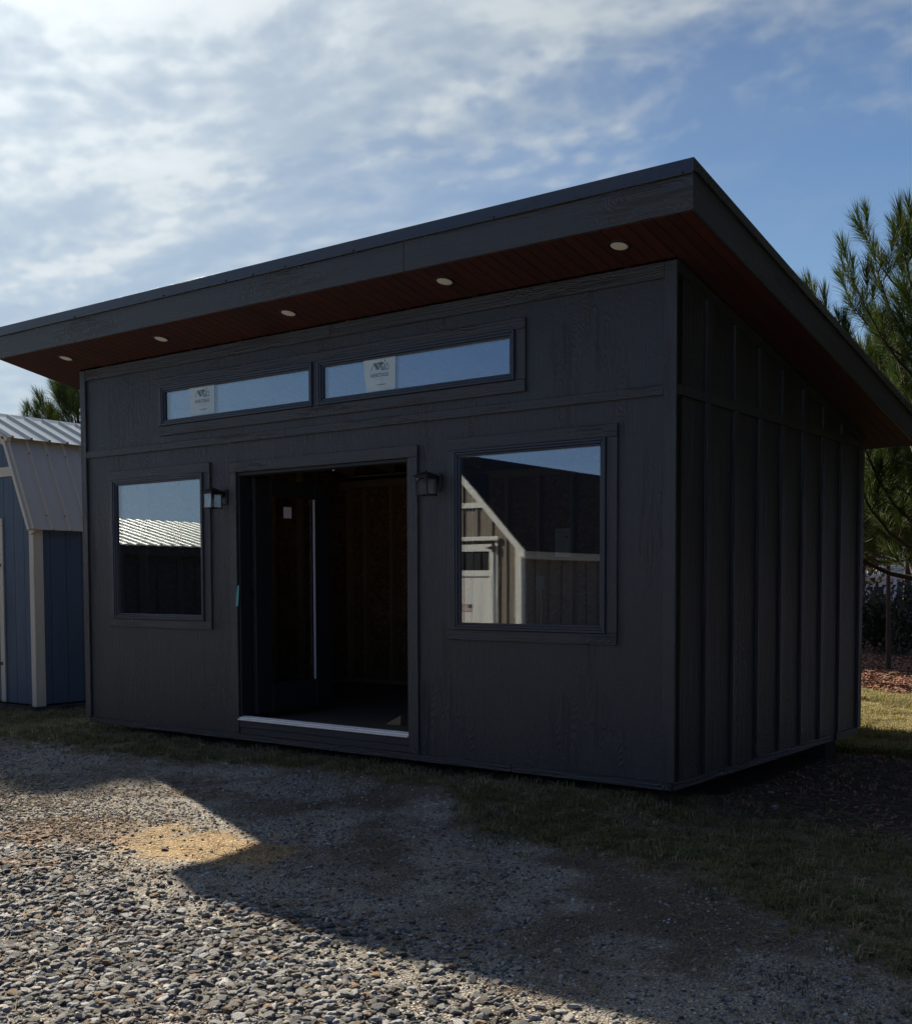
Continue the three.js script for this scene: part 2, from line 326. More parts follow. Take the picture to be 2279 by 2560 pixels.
{
  const n = 330, pos = [], col = [], uv = [], idx = [], g = new THREE.BufferGeometry();
  const warp = (t, c) => c + 5.2 * t + 340 * Math.pow(Math.abs(t), 6) * Math.sign(t) + 6 * t * t * t;
  for (let j = 0; j <= n; j++) for (let i = 0; i <= n; i++) {
    const x = warp(i / n * 2 - 1, -1.4), z = warp(j / n * 2 - 1, 0.6);
    pos.push(x, groundY(x, z), z); uv.push(x, z);
    const c = cover(x, z), nz = 0.8 + 0.5 * fbm(x * 3.3 + 80, z * 3.3 + 80, 4);
    let k = mixv([.15, .12, .075], [.35, .32, .275], c.gravel);
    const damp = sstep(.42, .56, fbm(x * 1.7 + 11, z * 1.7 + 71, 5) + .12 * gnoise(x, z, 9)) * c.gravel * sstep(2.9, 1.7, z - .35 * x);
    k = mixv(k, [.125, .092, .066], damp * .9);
    k = mixv(k, [.095, .06, .045], c.dirt); k = mixv(k, [.15, .145, .14], c.rock);
    k = mixv(k, [.47, .32, .15], c.sand * .92); k = mixv(k, [.30, .20, .12], c.rust * .55);
    k = mixv(k, [.13, .062, .04], c.litter);
    if (z < -3.4 && c.litter < .5) k = mixv(k, [.20, .17, .07], .8 * (1 - c.dirt));
    col.push(k[0] * nz * 1.35, k[1] * nz * 1.35, k[2] * nz * 1.35);
  }
  for (let j = 0; j < n; j++) for (let i = 0; i < n; i++) { const p = j * (n + 1) + i; idx.push(p, p + n + 1, p + 1, p + 1, p + n + 1, p + n + 2); }
  g.setAttribute('position', new THREE.Float32BufferAttribute(pos, 3)); g.setAttribute('uv', new THREE.Float32BufferAttribute(uv, 2)); g.setAttribute('color', new THREE.Float32BufferAttribute(col, 3));
  g.setIndex(idx); g.computeVertexNormals();
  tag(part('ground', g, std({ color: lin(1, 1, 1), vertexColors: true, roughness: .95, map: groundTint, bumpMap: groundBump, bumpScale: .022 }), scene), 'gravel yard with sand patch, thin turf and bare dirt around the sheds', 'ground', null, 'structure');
}

// ------------------------------------------------------------------ main shed
const XL = -6.096, ROOF_SLOPE = .204, SH = thing('modern_shed', 'charcoal black shed with single-slope roof, open doorway and dark red soffit', 'shed');
const wy = (z) => 3.19 + ROOF_SLOPE * z;                                 // underside of the soffit
{
  // front wall with its openings
  const holes = [rectPts(-5.625, -4.42, .945, 2.137), rectPts(-1.687, -.498, .938, 2.133), rectPts(-4.912, -3.113, 2.615, 2.899), rectPts(-3.007, -1.209, 2.615, 2.899), rectPts(-3.99, -2.137, .05, 2.139)];
  const fw = prism(rectPts(XL, 0, 0, 3.185), .09, holes, 'y', [0, 0]); fw.translate(0, 0, -.09); part('front_wall', fw, M.paint, SH);
  const T = .019, board = (n, x0, x1, y0, y1, gr, z1 = T, mat = M.trim, z0 = 0) => part(n, bx(x0, x1, y0, y1, z0, z1, gr), mat, SH);
  board('corner_board', -.068, .019, 0, 3.183, 'y', .0205); board('corner_board', XL - .019, -6.037, 0, 3.183, 'y', .0205);
  board('frieze_board', -6.036, -2.9, 3.088, 3.184, 'x', .018); board('frieze_board', -2.898, -.069, 3.088, 3.184, 'x', .018);
  board('belly_band', -6.036, -3.4, 2.384, 2.445, 'x', .018); board('belly_band', -3.398, -.069, 2.384, 2.445, 'x', .018);
  // boards round the clerestory windows
  board('window_trim', -4.988, -1.103, 2.924, 2.996, 'x'); board('window_trim', -4.988, -1.103, 2.508, 2.589, 'x'); board('window_trim', -1.185, -1.103, 2.590, 2.923, 'y', .017); board('window_trim', -4.988, -4.936, 2.590, 2.923, 'y', .017); board('window_trim', -3.089, -3.031, 2.590, 2.923, 'y', .017);
  board('window_trim', -5.722, -4.311, 2.162, 2.243, 'x'); board('window_trim', -5.722, -4.311, .849, .920, 'x'); board('window_trim', -4.393, -4.311, .921, 2.161, 'y', .017); board('window_trim', -5.722, -5.649, .921, 2.161, 'y', .017);
  board('window_trim', -1.768, -.394, 2.158, 2.240, 'x'); board('window_trim', -1.768, -.394, .840, .913, 'x'); board('window_trim', -.473, -.394, .914, 2.157, 'y', .017); board('window_trim', -1.768, -1.711, .914, 2.157, 'y', .017);
  // doorway
  board('door_trim', -4.065, -2.045, 2.138, 2.224, 'x'); board('door_trim', -2.138, -2.045, .004, 2.137, 'y', .0195); board('door_trim', -4.065, -3.984, .012, 2.137, 'y', .0195);
  board('sill_board', -3.983, -2.139, .056, .113, 'x', .014, M.darkTrim, -.08);
  board('sill_skirt', -3.983, -2.139, .001, .0545, 'x', .006, M.darkTrim, -.08);
  const th = part('threshold', [bx(-3.985, -2.138, .114, .126, -.05, .030, 'x', .002), bx(-3.985, -2.138, .1262, .140, -.05, .012, 'x', .002), bx(-3.985, -2.138, .1402, .147, -.05, -.012, 'x', .002)], M.alu, SH);
  th.userData.label = 'bright aluminium door threshold';
  board('door_jamb', -3.99, -3.965, .148, 2.137, 'y', -.002, M.doorPaint, -.12); board('door_jamb', -2.162, -2.139, .148, 2.137, 'y', -.002, M.doorPaint, -.12); board('door_jamb', -3.964, -2.163, 2.112, 2.137, 'x', -.002, M.doorPaint, -.12);
  // rim boards and runners
  board('rim_board', XL, -1.237, -.054, -.001, 'x', -.004, M.trim, -.045); board('rim_board', -1.233, -.012, -.054, -.001, 'x', -.004, M.trim, -.045);
  part('rim_board', bx(-.05, -.006, -.06, -.001, -3.36, -.046, 'z'), M.trim, SH); part('rim_board', bx(XL, XL + .04, -.06, -.001, -3.36, -.046, 'z'), M.trim, SH);
  for (const x of [-.62, -2.3, -4.0, -5.6]) part('runner', bx(x - .07, x + .07, -.20, -.062, -3.30, -.50, 'z'), M.skid, SH);
  for (const z of [-.55, -1.7, -2.9]) part('joist', bx(XL + .08, -.08, -.06, .019, z - .02, z + .02, 'x'), M.skid, SH);
  part('support_block', bx(-.36, -.12, groundY(-.3, -3.05) - .04, -.063, -3.2, -2.95, 'x', .006), M.skid, SH);
  part('floor_deck', bx(XL + .045, -.052, .02, .105, -3.34, -.09, 'z'), M.floor, SH);

  // right wall: panels stand between battens, a shadow joint beside each batten
  const zs = [-.0]; const bat = [-.411, -.824, -1.228, -1.635, -2.046, -2.452, -2.872];
  const wallPoly = (z0, z1, y0, y1a, y1b) => [[z0, y0], [z1, y0], [z1, y1b], [z0, y1a]];
  const side = (name, pts, x0, t, mat, grain = 'y') => { const g = prism(pts.map(([z, y]) => [-z, y]), t, [], grain); g.rotateY(Math.PI / 2); g.translate(x0, 0, 0); return part(name, g, mat, SH); };
  side('wall_sheathing', wallPoly(-.091, -3.4, .001, wy(-.091) - .02, wy(-3.4) - .02), -.06, .052, M.darkWall);
  const bandY0 = 2.384, bandY1 = 2.445, edges = [-.002, ...bat.map((b) => b + .010), -3.36];
  for (let i = 0; i < edges.length - 1; i++) {
    const z0 = i ? edges[i] - .066 + .012 : edges[0], z1 = edges[i + 1] + (i === edges.length - 2 ? 0 : .011);
    side('siding_panel', wallPoly(z0, z1, .0, bandY0 - .001, bandY0 - .001), -.0075, .0075, M.paint);
    side('siding_panel', wallPoly(z0, z1, bandY1 + .001, wy(z0) - .005, wy(z1) - .005), -.0075, .0075, M.paint);
  }
  for (const b of bat) {
    side('batten', wallPoly(b, b - .055, .004, bandY0 - .001, bandY0 - .001), -.006, .025, M.trim);
    side('batten', wallPoly(b, b - .055, bandY1 + .001, wy(b) - .072, wy(b - .055) - .072), -.006, .025, M.trim);
  }
  side('belly_band', wallPoly(-.0, -3.34, bandY0, bandY1, bandY1), .0005, .0195, M.trim, 'z');
  side('frieze_board', wallPoly(-.0, -3.34, wy(0) - .07, wy(0) - .004, wy(-3.34) - .004).map(([z, y]) => [z, y]).map((p, i) => (i === 1 ? [p[0], wy(-3.34) - .07] : p)), .0005, .0195, M.trim, 'z');
  side('corner_board', wallPoly(-3.341, -3.42, .0, wy(-3.341) - .004, wy(-3.42) - .004), .0003, .0215, M.trim);
  side('skirt_board', wallPoly(-2.86, -3.36, -.058, .0, .0), -.0045, .016, M.trim, 'z');
  // left and back walls
  const lw = prism(wallPoly(-.091, -3.4, .001, wy(-.091) - .02, wy(-3.4) - .02).map(([z, y]) => [-z, y]), .06); lw.rotateY(Math.PI / 2); lw.translate(XL, 0, 0); part('left_wall', lw, M.paint, SH);
  part('back_wall', bx(XL + .062, -.062, .0, wy(-3.4) - .03, -3.41, -3.35, 'y'), M.paint, SH);

  // windows
  function windowUnit(x0, x1, y0, y1, label) {
    const o = .03, i = .05, fr = [];
    const ring = (a, z0, z1, w) => fr.push(bx(x0 + a, x0 + a + w, y0 + a, y1 - a, z0, z1, 'y', .003), bx(x1 - a - w, x1 - a, y0 + a, y1 - a, z0, z1, 'y', .003), bx(x0 + a + w, x1 - a - w, y0 + a, y0 + a + w, z0, z1, 'x', .003), bx(x0 + a + w, x1 - a - w, y1 - a - w, y1 - a, z0, z1, 'x', .003));
    ring(0, -.02, .034, .017); ring(.0172, -.03, .027, .016); ring(.0334, -.05, .016, .014);
    const f = part('window', fr, M.vinyl, SH, label);
    part('outer_pane', bx(x0 + .046, x1 - .046, y0 + .046, y1 - .046, .000, .0008, 'y', .0002), M.glassCoat, f);
    part('inner_pane', bx(x0 + .046, x1 - .046, y0 + .046, y1 - .046, -.016, -.0152, 'y', .0002), M.glassCoat, f);
    return f;
  }
  windowUnit(-5.648, -4.394, .921, 2.161, 'square window left of the doorway');
  windowUnit(-1.710, -.474, .914, 2.157, 'square window right of the doorway');
  const c1 = windowUnit(-4.935, -3.090, 2.591, 2.923, 'left clerestory window'), c2 = windowUnit(-3.030, -1.186, 2.591, 2.923, 'right clerestory window');
  const sticker = canvasTexture(512, 400, (g, w, h) => {
    g.fillStyle = '#b9cdd0'; g.fillRect(0, 0, w, h);
    g.fillStyle = 'rgba(255,255,255,.12)'; g.fillRect(0, 0, w * .5, h);
    g.strokeStyle = g.fillStyle = '#59686c'; g.lineWidth = 9; g.lineJoin = 'miter';
    g.beginPath(); g.moveTo(120, 150); g.lineTo(165, 70); g.lineTo(210, 150); g.stroke();
    g.beginPath(); g.moveTo(165, 68); g.lineTo(300, 60); g.lineTo(345, 95); g.lineTo(225, 150); g.closePath(); g.fill();
    for (let k = 0; k < 3; k++) { g.beginPath(); g.moveTo(205 + k * 18, 72); g.lineTo(262 + k * 14, 148); g.strokeStyle = '#b9cdd0'; g.lineWidth = 6; g.stroke(); }
    g.strokeStyle = '#59686c'; g.lineWidth = 9; g.beginPath(); g.moveTo(285, 150); g.lineTo(285, 105); g.lineTo(312, 70); g.lineTo(340, 105); g.lineTo(340, 150); g.closePath(); g.fillStyle = '#b9cdd0'; g.fill(); g.stroke();
    g.beginPath(); g.moveTo(355, 150); g.lineTo(355, 110); g.lineTo(378, 82); g.lineTo(400, 110); g.lineTo(400, 150); g.closePath(); g.stroke();
    g.strokeRect(304, 118, 14, 22); g.fillStyle = '#59686c'; g.fillRect(340, 38, 13, 34);
    g.font = 'bold 62px sans-serif'; g.textAlign = 'center'; g.fillStyle = '#4d5c62'; g.fillText('HERITAGE', 256, 226, 300);
    g.font = '17px sans-serif'; g.fillStyle = '#7d8d91'; g.fillText('BUILDING PRODUCTS', 256, 256, 250);
    g.fillStyle = '#4d5c62'; g.font = 'italic bold 30px serif'; g.fillText('• e', 210, 318); g.lineWidth = 5; g.strokeStyle = '#4d5c62';
    g.beginPath(); for (let k = 0; k <= 40; k++) { const x = 236 + k * 2.9, y = 312 + 6 * Math.sin(k * 1.1); k ? g.lineTo(x, y) : g.moveTo(x, y); } g.stroke();
  });
  const stickMat = std({ color: lin(1, 1, 1), map: sticker, roughness: .7 });
  for (const [w, x0, x1, lb] of [[c1, -4.572, -4.250, 'pale printed label on the left clerestory window'], [c2, -2.570, -2.258, 'pale printed label on the right clerestory window']]) {
    const s = new THREE.Shape([[x0, 2.885], [x1, 2.885], [x1 - .004, 2.636], [x0 + .026, 2.636], [x0 + .018, 2.70], [x0 + .004, 2.77]].map((p) => new THREE.Vector2(...p)));
    const g = new THREE.ExtrudeGeometry(s, { depth: .0006, bevelEnabled: false }), p = g.attributes.position, uv = g.attributes.uv;
    for (let k = 0; k < p.count; k++) uv.setXY(k, (p.getX(k) - x0) / (x1 - x0), (p.getY(k) - 2.630) / .26);
    g.translate(0, 0, .0016); part('printed_label', g, stickMat, w, lb);
  }

  // doors stand open inside
  for (const sgn of [-1, 1]) {
    const xd = sgn < 0 ? -3.962 : -2.166, xa = sgn < 0 ? xd : xd - .044, xb = xa + .044;
    const leaf = part('door', [bx(xa, xb, .15, 2.105, -.30, -.125, 'y'), bx(xa, xb, .15, 2.105, -.995, -.800, 'y'), bx(xa, xb, .15, .40, -.799, -.301, 'z'), bx(xa, xb, 1.965, 2.105, -.799, -.301, 'z')], M.doorPaint, SH, sgn < 0 ? 'left door leaf swung inward' : 'right door leaf swung inward');
    part('door_pane', bx(xa + .018, xa + .022, .401, 1.964, -.799, -.301, 'y', .0005), M.glass, leaf);
    part('glazing_bead', [bx(xb - .014, xb + .004, .401, 1.964, -.7985, -.785, 'y', .003)], M.bead, leaf);
    for (const y of [.35, 1.1, 1.9]) part('hinge', bx(xa + .01, xa + .03, y - .05, y + .05, -.124, -.118, 'y'), M.blackMetal, leaf);
    if (sgn < 0) part('sticker', bx(xa + .0225, xa + .0235, 1.79, 1.885, -.545, -.455, 'y', .0002), M.white, leaf, 'small white sticker on the door glass');
  }

  // inside: studs, sheathing, rafters
  const sr = rng(31);
  part('wall_lining', bx(XL + .063, -.064, .106, 2.36, -3.349, -3.34, 'y'), M.osb, SH);
  { const g = prism(wallPoly(-.093, -3.339, .106, wy(-.093) - .06, wy(-3.339) - .06).map(([z, y]) => [-z, y]), .008); g.rotateY(Math.PI / 2); const h = g.clone(); g.translate(XL + .061, 0, 0); h.translate(-.069, 0, 0); part('wall_lining', g, M.osb, SH); part('wall_lining', h, M.osb, SH); }
  const stud = (a) => part('stud', a, M.stud[Math.floor(sr() * 3)], SH);
  for (const x of [-.5, -.9, -1.28, -1.66, -2.06, -2.45, -2.866, -3.27, -3.667, -4.07, -4.47, -4.87, -5.27, -5.67, -5.93]) stud(bx(x, x + .035, .145, 2.33, -3.339, -3.25, 'y'));
  stud(bx(XL + .07, -.07, 2.331, 2.41, -3.339, -3.25, 'x')); stud(bx(XL + .07, -.07, .106, .144, -3.339, -3.25, 'x'));
  for (const z of [-.55, -.95, -1.36, -1.76, -2.17, -2.58, -2.98]) { stud(bx(XL + .070, XL + .159, .145, wy(z) - .16, z - .018, z + .018, 'y')); stud(bx(-.159, -.070, .145, wy(z) - .16, z - .018, z + .018, 'y')); }
  for (const [x, w] of [[XL + .07, .089], [-.159, .089]]) stud(bx(x, x + w, .106, .144, -3.248, -.1, 'z'));
  for (let x = -5.9; x < -.1; x += .61) part('rafter', bx(x, x + .038, wy(0) - .05, wy(0) + .09, -3.33, -.095, 'z', .002, (a, b, c) => [a, b + ROOF_SLOPE * c, c]), M.stud[Math.floor(sr() * 3)], SH);
  part('roof_sheathing', bx(XL + .05, -.05, wy(0) + .092, wy(0) + .104, -3.7, .44, 'z', .002, (a, b, c) => [a, b + ROOF_SLOPE * c, c]), M.osb, SH);

  // roof
  const slope = (a, b, c) => [a, b + ROOF_SLOPE * c, c], RX0 = -6.678, RX1 = .360, ZF = .487, ZB = -3.75, base = 3.29 - ROOF_SLOPE * ZF;   // fascia foot at z = 0
  part('fascia_board', bx(RX0, -1.7515, 3.287, 3.484, ZF - .019, ZF, 'x'), M.trim, SH); part('fascia_board', bx(-1.7485, RX1 - .0005, 3.287, 3.484, ZF - .019, ZF, 'x'), M.trim, SH);
  part('fascia_board', bx(RX0, RX1, base + ROOF_SLOPE * ZB - .004, base + ROOF_SLOPE * ZB + .2, ZB, ZB + .019, 'x'), M.trim, SH);
  for (const x of [RX0, RX1 - .019]) part('rake_board', bx(x, x + .019, base, base + .205, ZB + .020, ZF - .0195, 'z', .0025, slope), M.trim, SH);
  // drip edge with a kicked-out foot
  part('drip_edge', [bx(RX0 - .004, RX1 + .004, 3.492, 3.567, ZF - .01, ZF + .006, 'x', .00005), bx(RX0 - .004, RX1 + .004, 3.484, 3.4925, ZF - .01, ZF + .016, 'x', .003)], M.drip, SH);
  for (const [a, b] of [[RX1 - .012, RX1 + .006], [RX0 - .006, RX0 + .012]]) part('drip_edge', [bx(a, b, base + .214, base + .278, ZB, ZF - .011, 'z', .0025, slope), bx(a - (a < -1 ? .01 : 0), b + (a > -1 ? .01 : 0), base + .206, base + .2138, ZB, ZF - .011, 'z', .002, slope)], M.drip, SH);
  // metal roofing sheets with ribs
  for (let k = 0; k < 8; k++) {
    const w = (RX1 - RX0 - .03) / 8, x0 = RX0 + .015 + k * w, a = [bx(x0, x0 + w - .002, base + .258, base + .266, ZB, ZF - .013, 'z', .002, slope)];
    for (let r = 0; r < 4; r++) a.push(bx(x0 + r * w / 4 + .01, x0 + r * w / 4 + .04, base + .2662, base + .2725, ZB, ZF - .3, 'z', .003, slope));
    part('roof_sheet', a, M.roofMetal, SH);
  }
  // soffit boards run up the slope; narrow joints between them
  part('soffit_backing', [bx(RX0 + .02, RX1 - .02, 3.19 + .014, 3.19 + .02, .0, ZF - .02, 'z', .001, slope), bx(.022, RX1 - .02, 3.204, 3.21, ZB + .02, -.001, 'z', .001, slope), bx(RX0 + .02, XL - .02, 3.204, 3.21, ZB + .02, -.001, 'z', .001, slope), bx(XL, .0, 3.204, 3.21, ZB + .02, -3.43, 'z', .001, slope)], M.groove, SH);
  const pr = rng(8), plank = (x0, x1, z0, z1) => part('soffit_board', bx(x0, x1, 3.19, 3.2035, z0, z1, 'z', .003, slope), M.soffit[Math.floor(pr() * 3)], SH);
  for (let k = 0; k < 4; k++) plank(.0225 + k * .0795, .0225 + k * .0795 + .0765, ZB + .021, ZF - .0205);
  for (let k = 0; k < 7; k++) plank(RX0 + .0195 + k * .0774, RX0 + .0195 + k * .0774 + .0744, ZB + .021, ZF - .0205);
  const nb = 68, w = (.0205 - (XL - .02)) / nb;
  for (let k = 0; k < nb; k++) plank(XL - .02 + k * w, XL - .02 + (k + 1) * w - .003, .022, ZF - .0205);
  for (let k = 0; k < 34; k++) plank(XL - .02 + k * 2 * w, XL - .02 + (k + 1) * 2 * w - .003, ZB + .021, -3.43);
  // screws in the drip edge
  for (const x of [-5.44, -4.24, -3.5, -3.2, -2.86, -2.19, -1.0, .3]) part('screw', new THREE.SphereGeometry(.0085, 8, 6).translate(x, 3.494, ZF + .014), M.blackMetal, SH);
  for (const z of [.32, -.33, -.99, -1.75, -2.48, -3.19]) part('screw', new THREE.SphereGeometry(.0085, 8, 6).translate(RX1 + .014, base + .213 + ROOF_SLOPE * z, z), M.blackMetal, SH);
}

// recessed lights in the soffit, off
{
  const t = thing('recessed_light', 'round recessed soffit light nearest the left roof corner, half behind the fascia', 'light', [-5.939, 0, 0], 0, 'round lights along the soffit');
  const ring = new THREE.LatheGeometry([[.052, .012], [.053, 0], [.056, -.004], [.070, -.004], [.073, 0], [.073, .004]].map((p) => new THREE.Vector2(...p)), 36);
  const lens = new THREE.LatheGeometry([[0, -.0025], [.046, -.002], [.053, .001], [.0535, .004], [0, .004]].map((p) => new THREE.Vector2(...p)), 36);
  const z = .268; t.position.y = wy(z) - .001; t.position.z = z; t.rotation.x = -Math.atan(ROOF_SLOPE);
  part('trim_ring', ring, M.blackMetal, t); part('lens', lens, M.lens, t);
  const lb = ['round recessed soffit light above the left window, second from the left end', 'round recessed soffit light centred above the two clerestory windows', 'round recessed soffit light above the right end of the clerestory windows', 'round recessed soffit light nearest the front right roof corner'];
  [-4.588, -3.081, -1.583, -.239].forEach((x, i) => { const c = t.clone(); c.name = numbered('recessed_light'); c.position.x = x; c.userData = { ...t.userData, label: lb[i] }; scene.add(c); });
}

// wall lanterns
{
  const t = thing('wall_lantern', 'black box wall lantern with clear glass between left window and doorway', 'lantern', [-4.143, 0, 0], 0, 'lanterns beside the doorway');
  const w = .05, y0 = 1.846, y1 = 1.982, zc = .125;
  part('wall_plate', bx(-.042, .042, 1.885, 2.008, .0005, .016, 'y', .004), M.blackMetal, t);
  part('arm', [bx(-.011, .011, 1.975, 1.996, .016, .13, 'z', .003), bx(-.011, .011, 1.94, 1.975, .016, .03, 'y', .003)], M.blackMetal, t);
  const cap = flat([[-w - .018, y1, zc - w - .018], [w + .018, y1, zc - w - .018], [w + .018, y1, zc + w + .018], [-w - .018, y1, zc + w + .018], [-.014, y1 + .03, zc - .014], [.014, y1 + .03, zc - .014], [.014, y1 + .03, zc + .014], [-.014, y1 + .03, zc + .014]], [[3, 2, 6, 7], [2, 1, 5, 6], [1, 0, 4, 5], [0, 3, 7, 4], [4, 7, 6, 5], [0, 1, 2, 3]]);
  part('cap', [uvBox(cap), bx(-w - .019, w + .019, y1 - .007, y1 - .0005, zc - w - .019, zc + w + .019, 'x', .001), uvBox(cyl(.008, .006, .012, 10).translate(0, y1 + .035, zc))], M.blackMetal, t);
  const post = []; for (const a of [-1, 1]) for (const b of [-1, 1]) post.push(bx(a * w - .0045, a * w + .0045, y0, y1 - .008, zc + b * w - .0045, zc + b * w + .0045, 'y', .001));
  for (const a of [-1, 1]) { post.push(bx(-w + .005, w - .005, y0, y0 + .009, zc + a * w - .0045, zc + a * w + .0045, 'x', .001), bx(a * w - .0045, a * w + .0045, y0, y0 + .009, zc - w + .005, zc + w - .005, 'z', .001), bx(-w + .005, w - .005, y1 - .017, y1 - .008, zc + a * w - .0045, zc + a * w + .0045, 'x', .001), bx(a * w - .0045, a * w + .0045, y1 - .017, y1 - .008, zc - w + .005, zc + w - .005, 'z', .001)); }
  part('frame', post, M.blackMetal, t);
  for (const a of [-1, 1]) { part('glass_pane', bx(-w + .005, w - .005, y0 + .01, y1 - .018, zc + a * w - .0006, zc + a * w + .0006, 'y', .0002), M.lampGlass, t); part('glass_pane', bx(a * w - .0006, a * w + .0006, y0 + .01, y1 - .018, zc - w + .005, zc + w - .005, 'y', .0002), M.lampGlass, t); }
  part('socket', [cyl(.014, .014, .03, 14).translate(0, y1 - .03, zc)], M.blackMetal, t);
  part('glass_shade', new THREE.LatheGeometry([[.013, y1 - .045], [.018, y1 - .05], [.034, y0 + .02], [.033, y0 + .018]].map((p) => new THREE.Vector2(...p)), 24).translate(0, 0, zc), M.glass, t);
  const c = t.clone(); c.name = numbered('wall_lantern'); c.position.x = -1.870; c.userData = { ...t.userData, label: 'black box wall lantern with clear glass between doorway and right window' }; scene.add(c);
}
// small things on and in the shed
tag(part('tape_strip', new THREE.ExtrudeGeometry(new THREE.Shape([[-.008, 1.215], [.012, 1.222], [.004, 1.13], [-.004, 1.052], [-.032, 1.048], [-.024, 1.13]].map((p) => new THREE.Vector2(...p))), { depth: .0012, bevelEnabled: false }).translate(-3.966, 0, .0205), std({ color: lin(.09, .33, .32), roughness: .7 }), scene), 'strip of teal tape on the left edge of the doorway', 'tape');
tag(part('door_wedge', prism([[-2.86, .106], [-2.70, .106], [-2.70, .185]], .05).translate(0, 0, -.58), M.stud[2], scene), 'pale wooden wedge on the floor inside the right doorway edge', 'wedge');
{
  const paper = canvasTexture(256, 360, (g, w, h) => { g.fillStyle = '#d6d6d0'; g.fillRect(0, 0, w, h); g.fillStyle = '#555'; g.fillRect(20, 26, 120, 9); g.fillRect(20, 50, 216, 6); for (let k = 0; k < 9; k++) g.fillRect(20, 80 + k * 16, 90 + ((k * 53) % 120), 3); g.fillRect(150, 90, 46, 34); });
  const m = std({ color: lin(.8, .8, .8), map: paper, roughness: .9 });
  const g = new THREE.BoxGeometry(.20, .285, .001); const o = part('paper_notice', g, m, scene); o.position.set(-3.0, 1.65, -3.338); tag(o, 'white paper notice pinned inside, seen through the right window', 'paper');
  const e = thing('electrical_box', 'grey electrical box on a stud, seen through the right window', 'electrical box', [-3.205, 0, -3.25]);
  part('housing', bx(-.033, .033, 1.18, 1.315, .0, .045, 'y', .004), std({ color: lin(.5, .5, .48), roughness: .6 }), e); part('cover', bx(-.036, .036, 1.176, 1.319, .0452, .048, 'y', .001), M.galv, e);
  part('cable', tube([V3(0, 1.18, .02), V3(.012, 1.0, .018), V3(-.004, .7, .02), V3(.006, .2, .02)], [.006, .006, .006, .006], 8), M.white, e);
  const s = thing('wall_socket', 'small double wall socket low right inside the right window', 'socket', [-2.72, 0, -3.338]);
  part('plate', bx(-.035, .035, 1.04, 1.155, 0, .006, 'y', .002), std({ color: lin(.2, .19, .17), roughness: .5 }), s); for (const y of [1.075, 1.12]) part('outlet', bx(-.017, .017, y - .015, y + .015, .0062, .0085, 'y', .001), M.blackMetal, s);
}

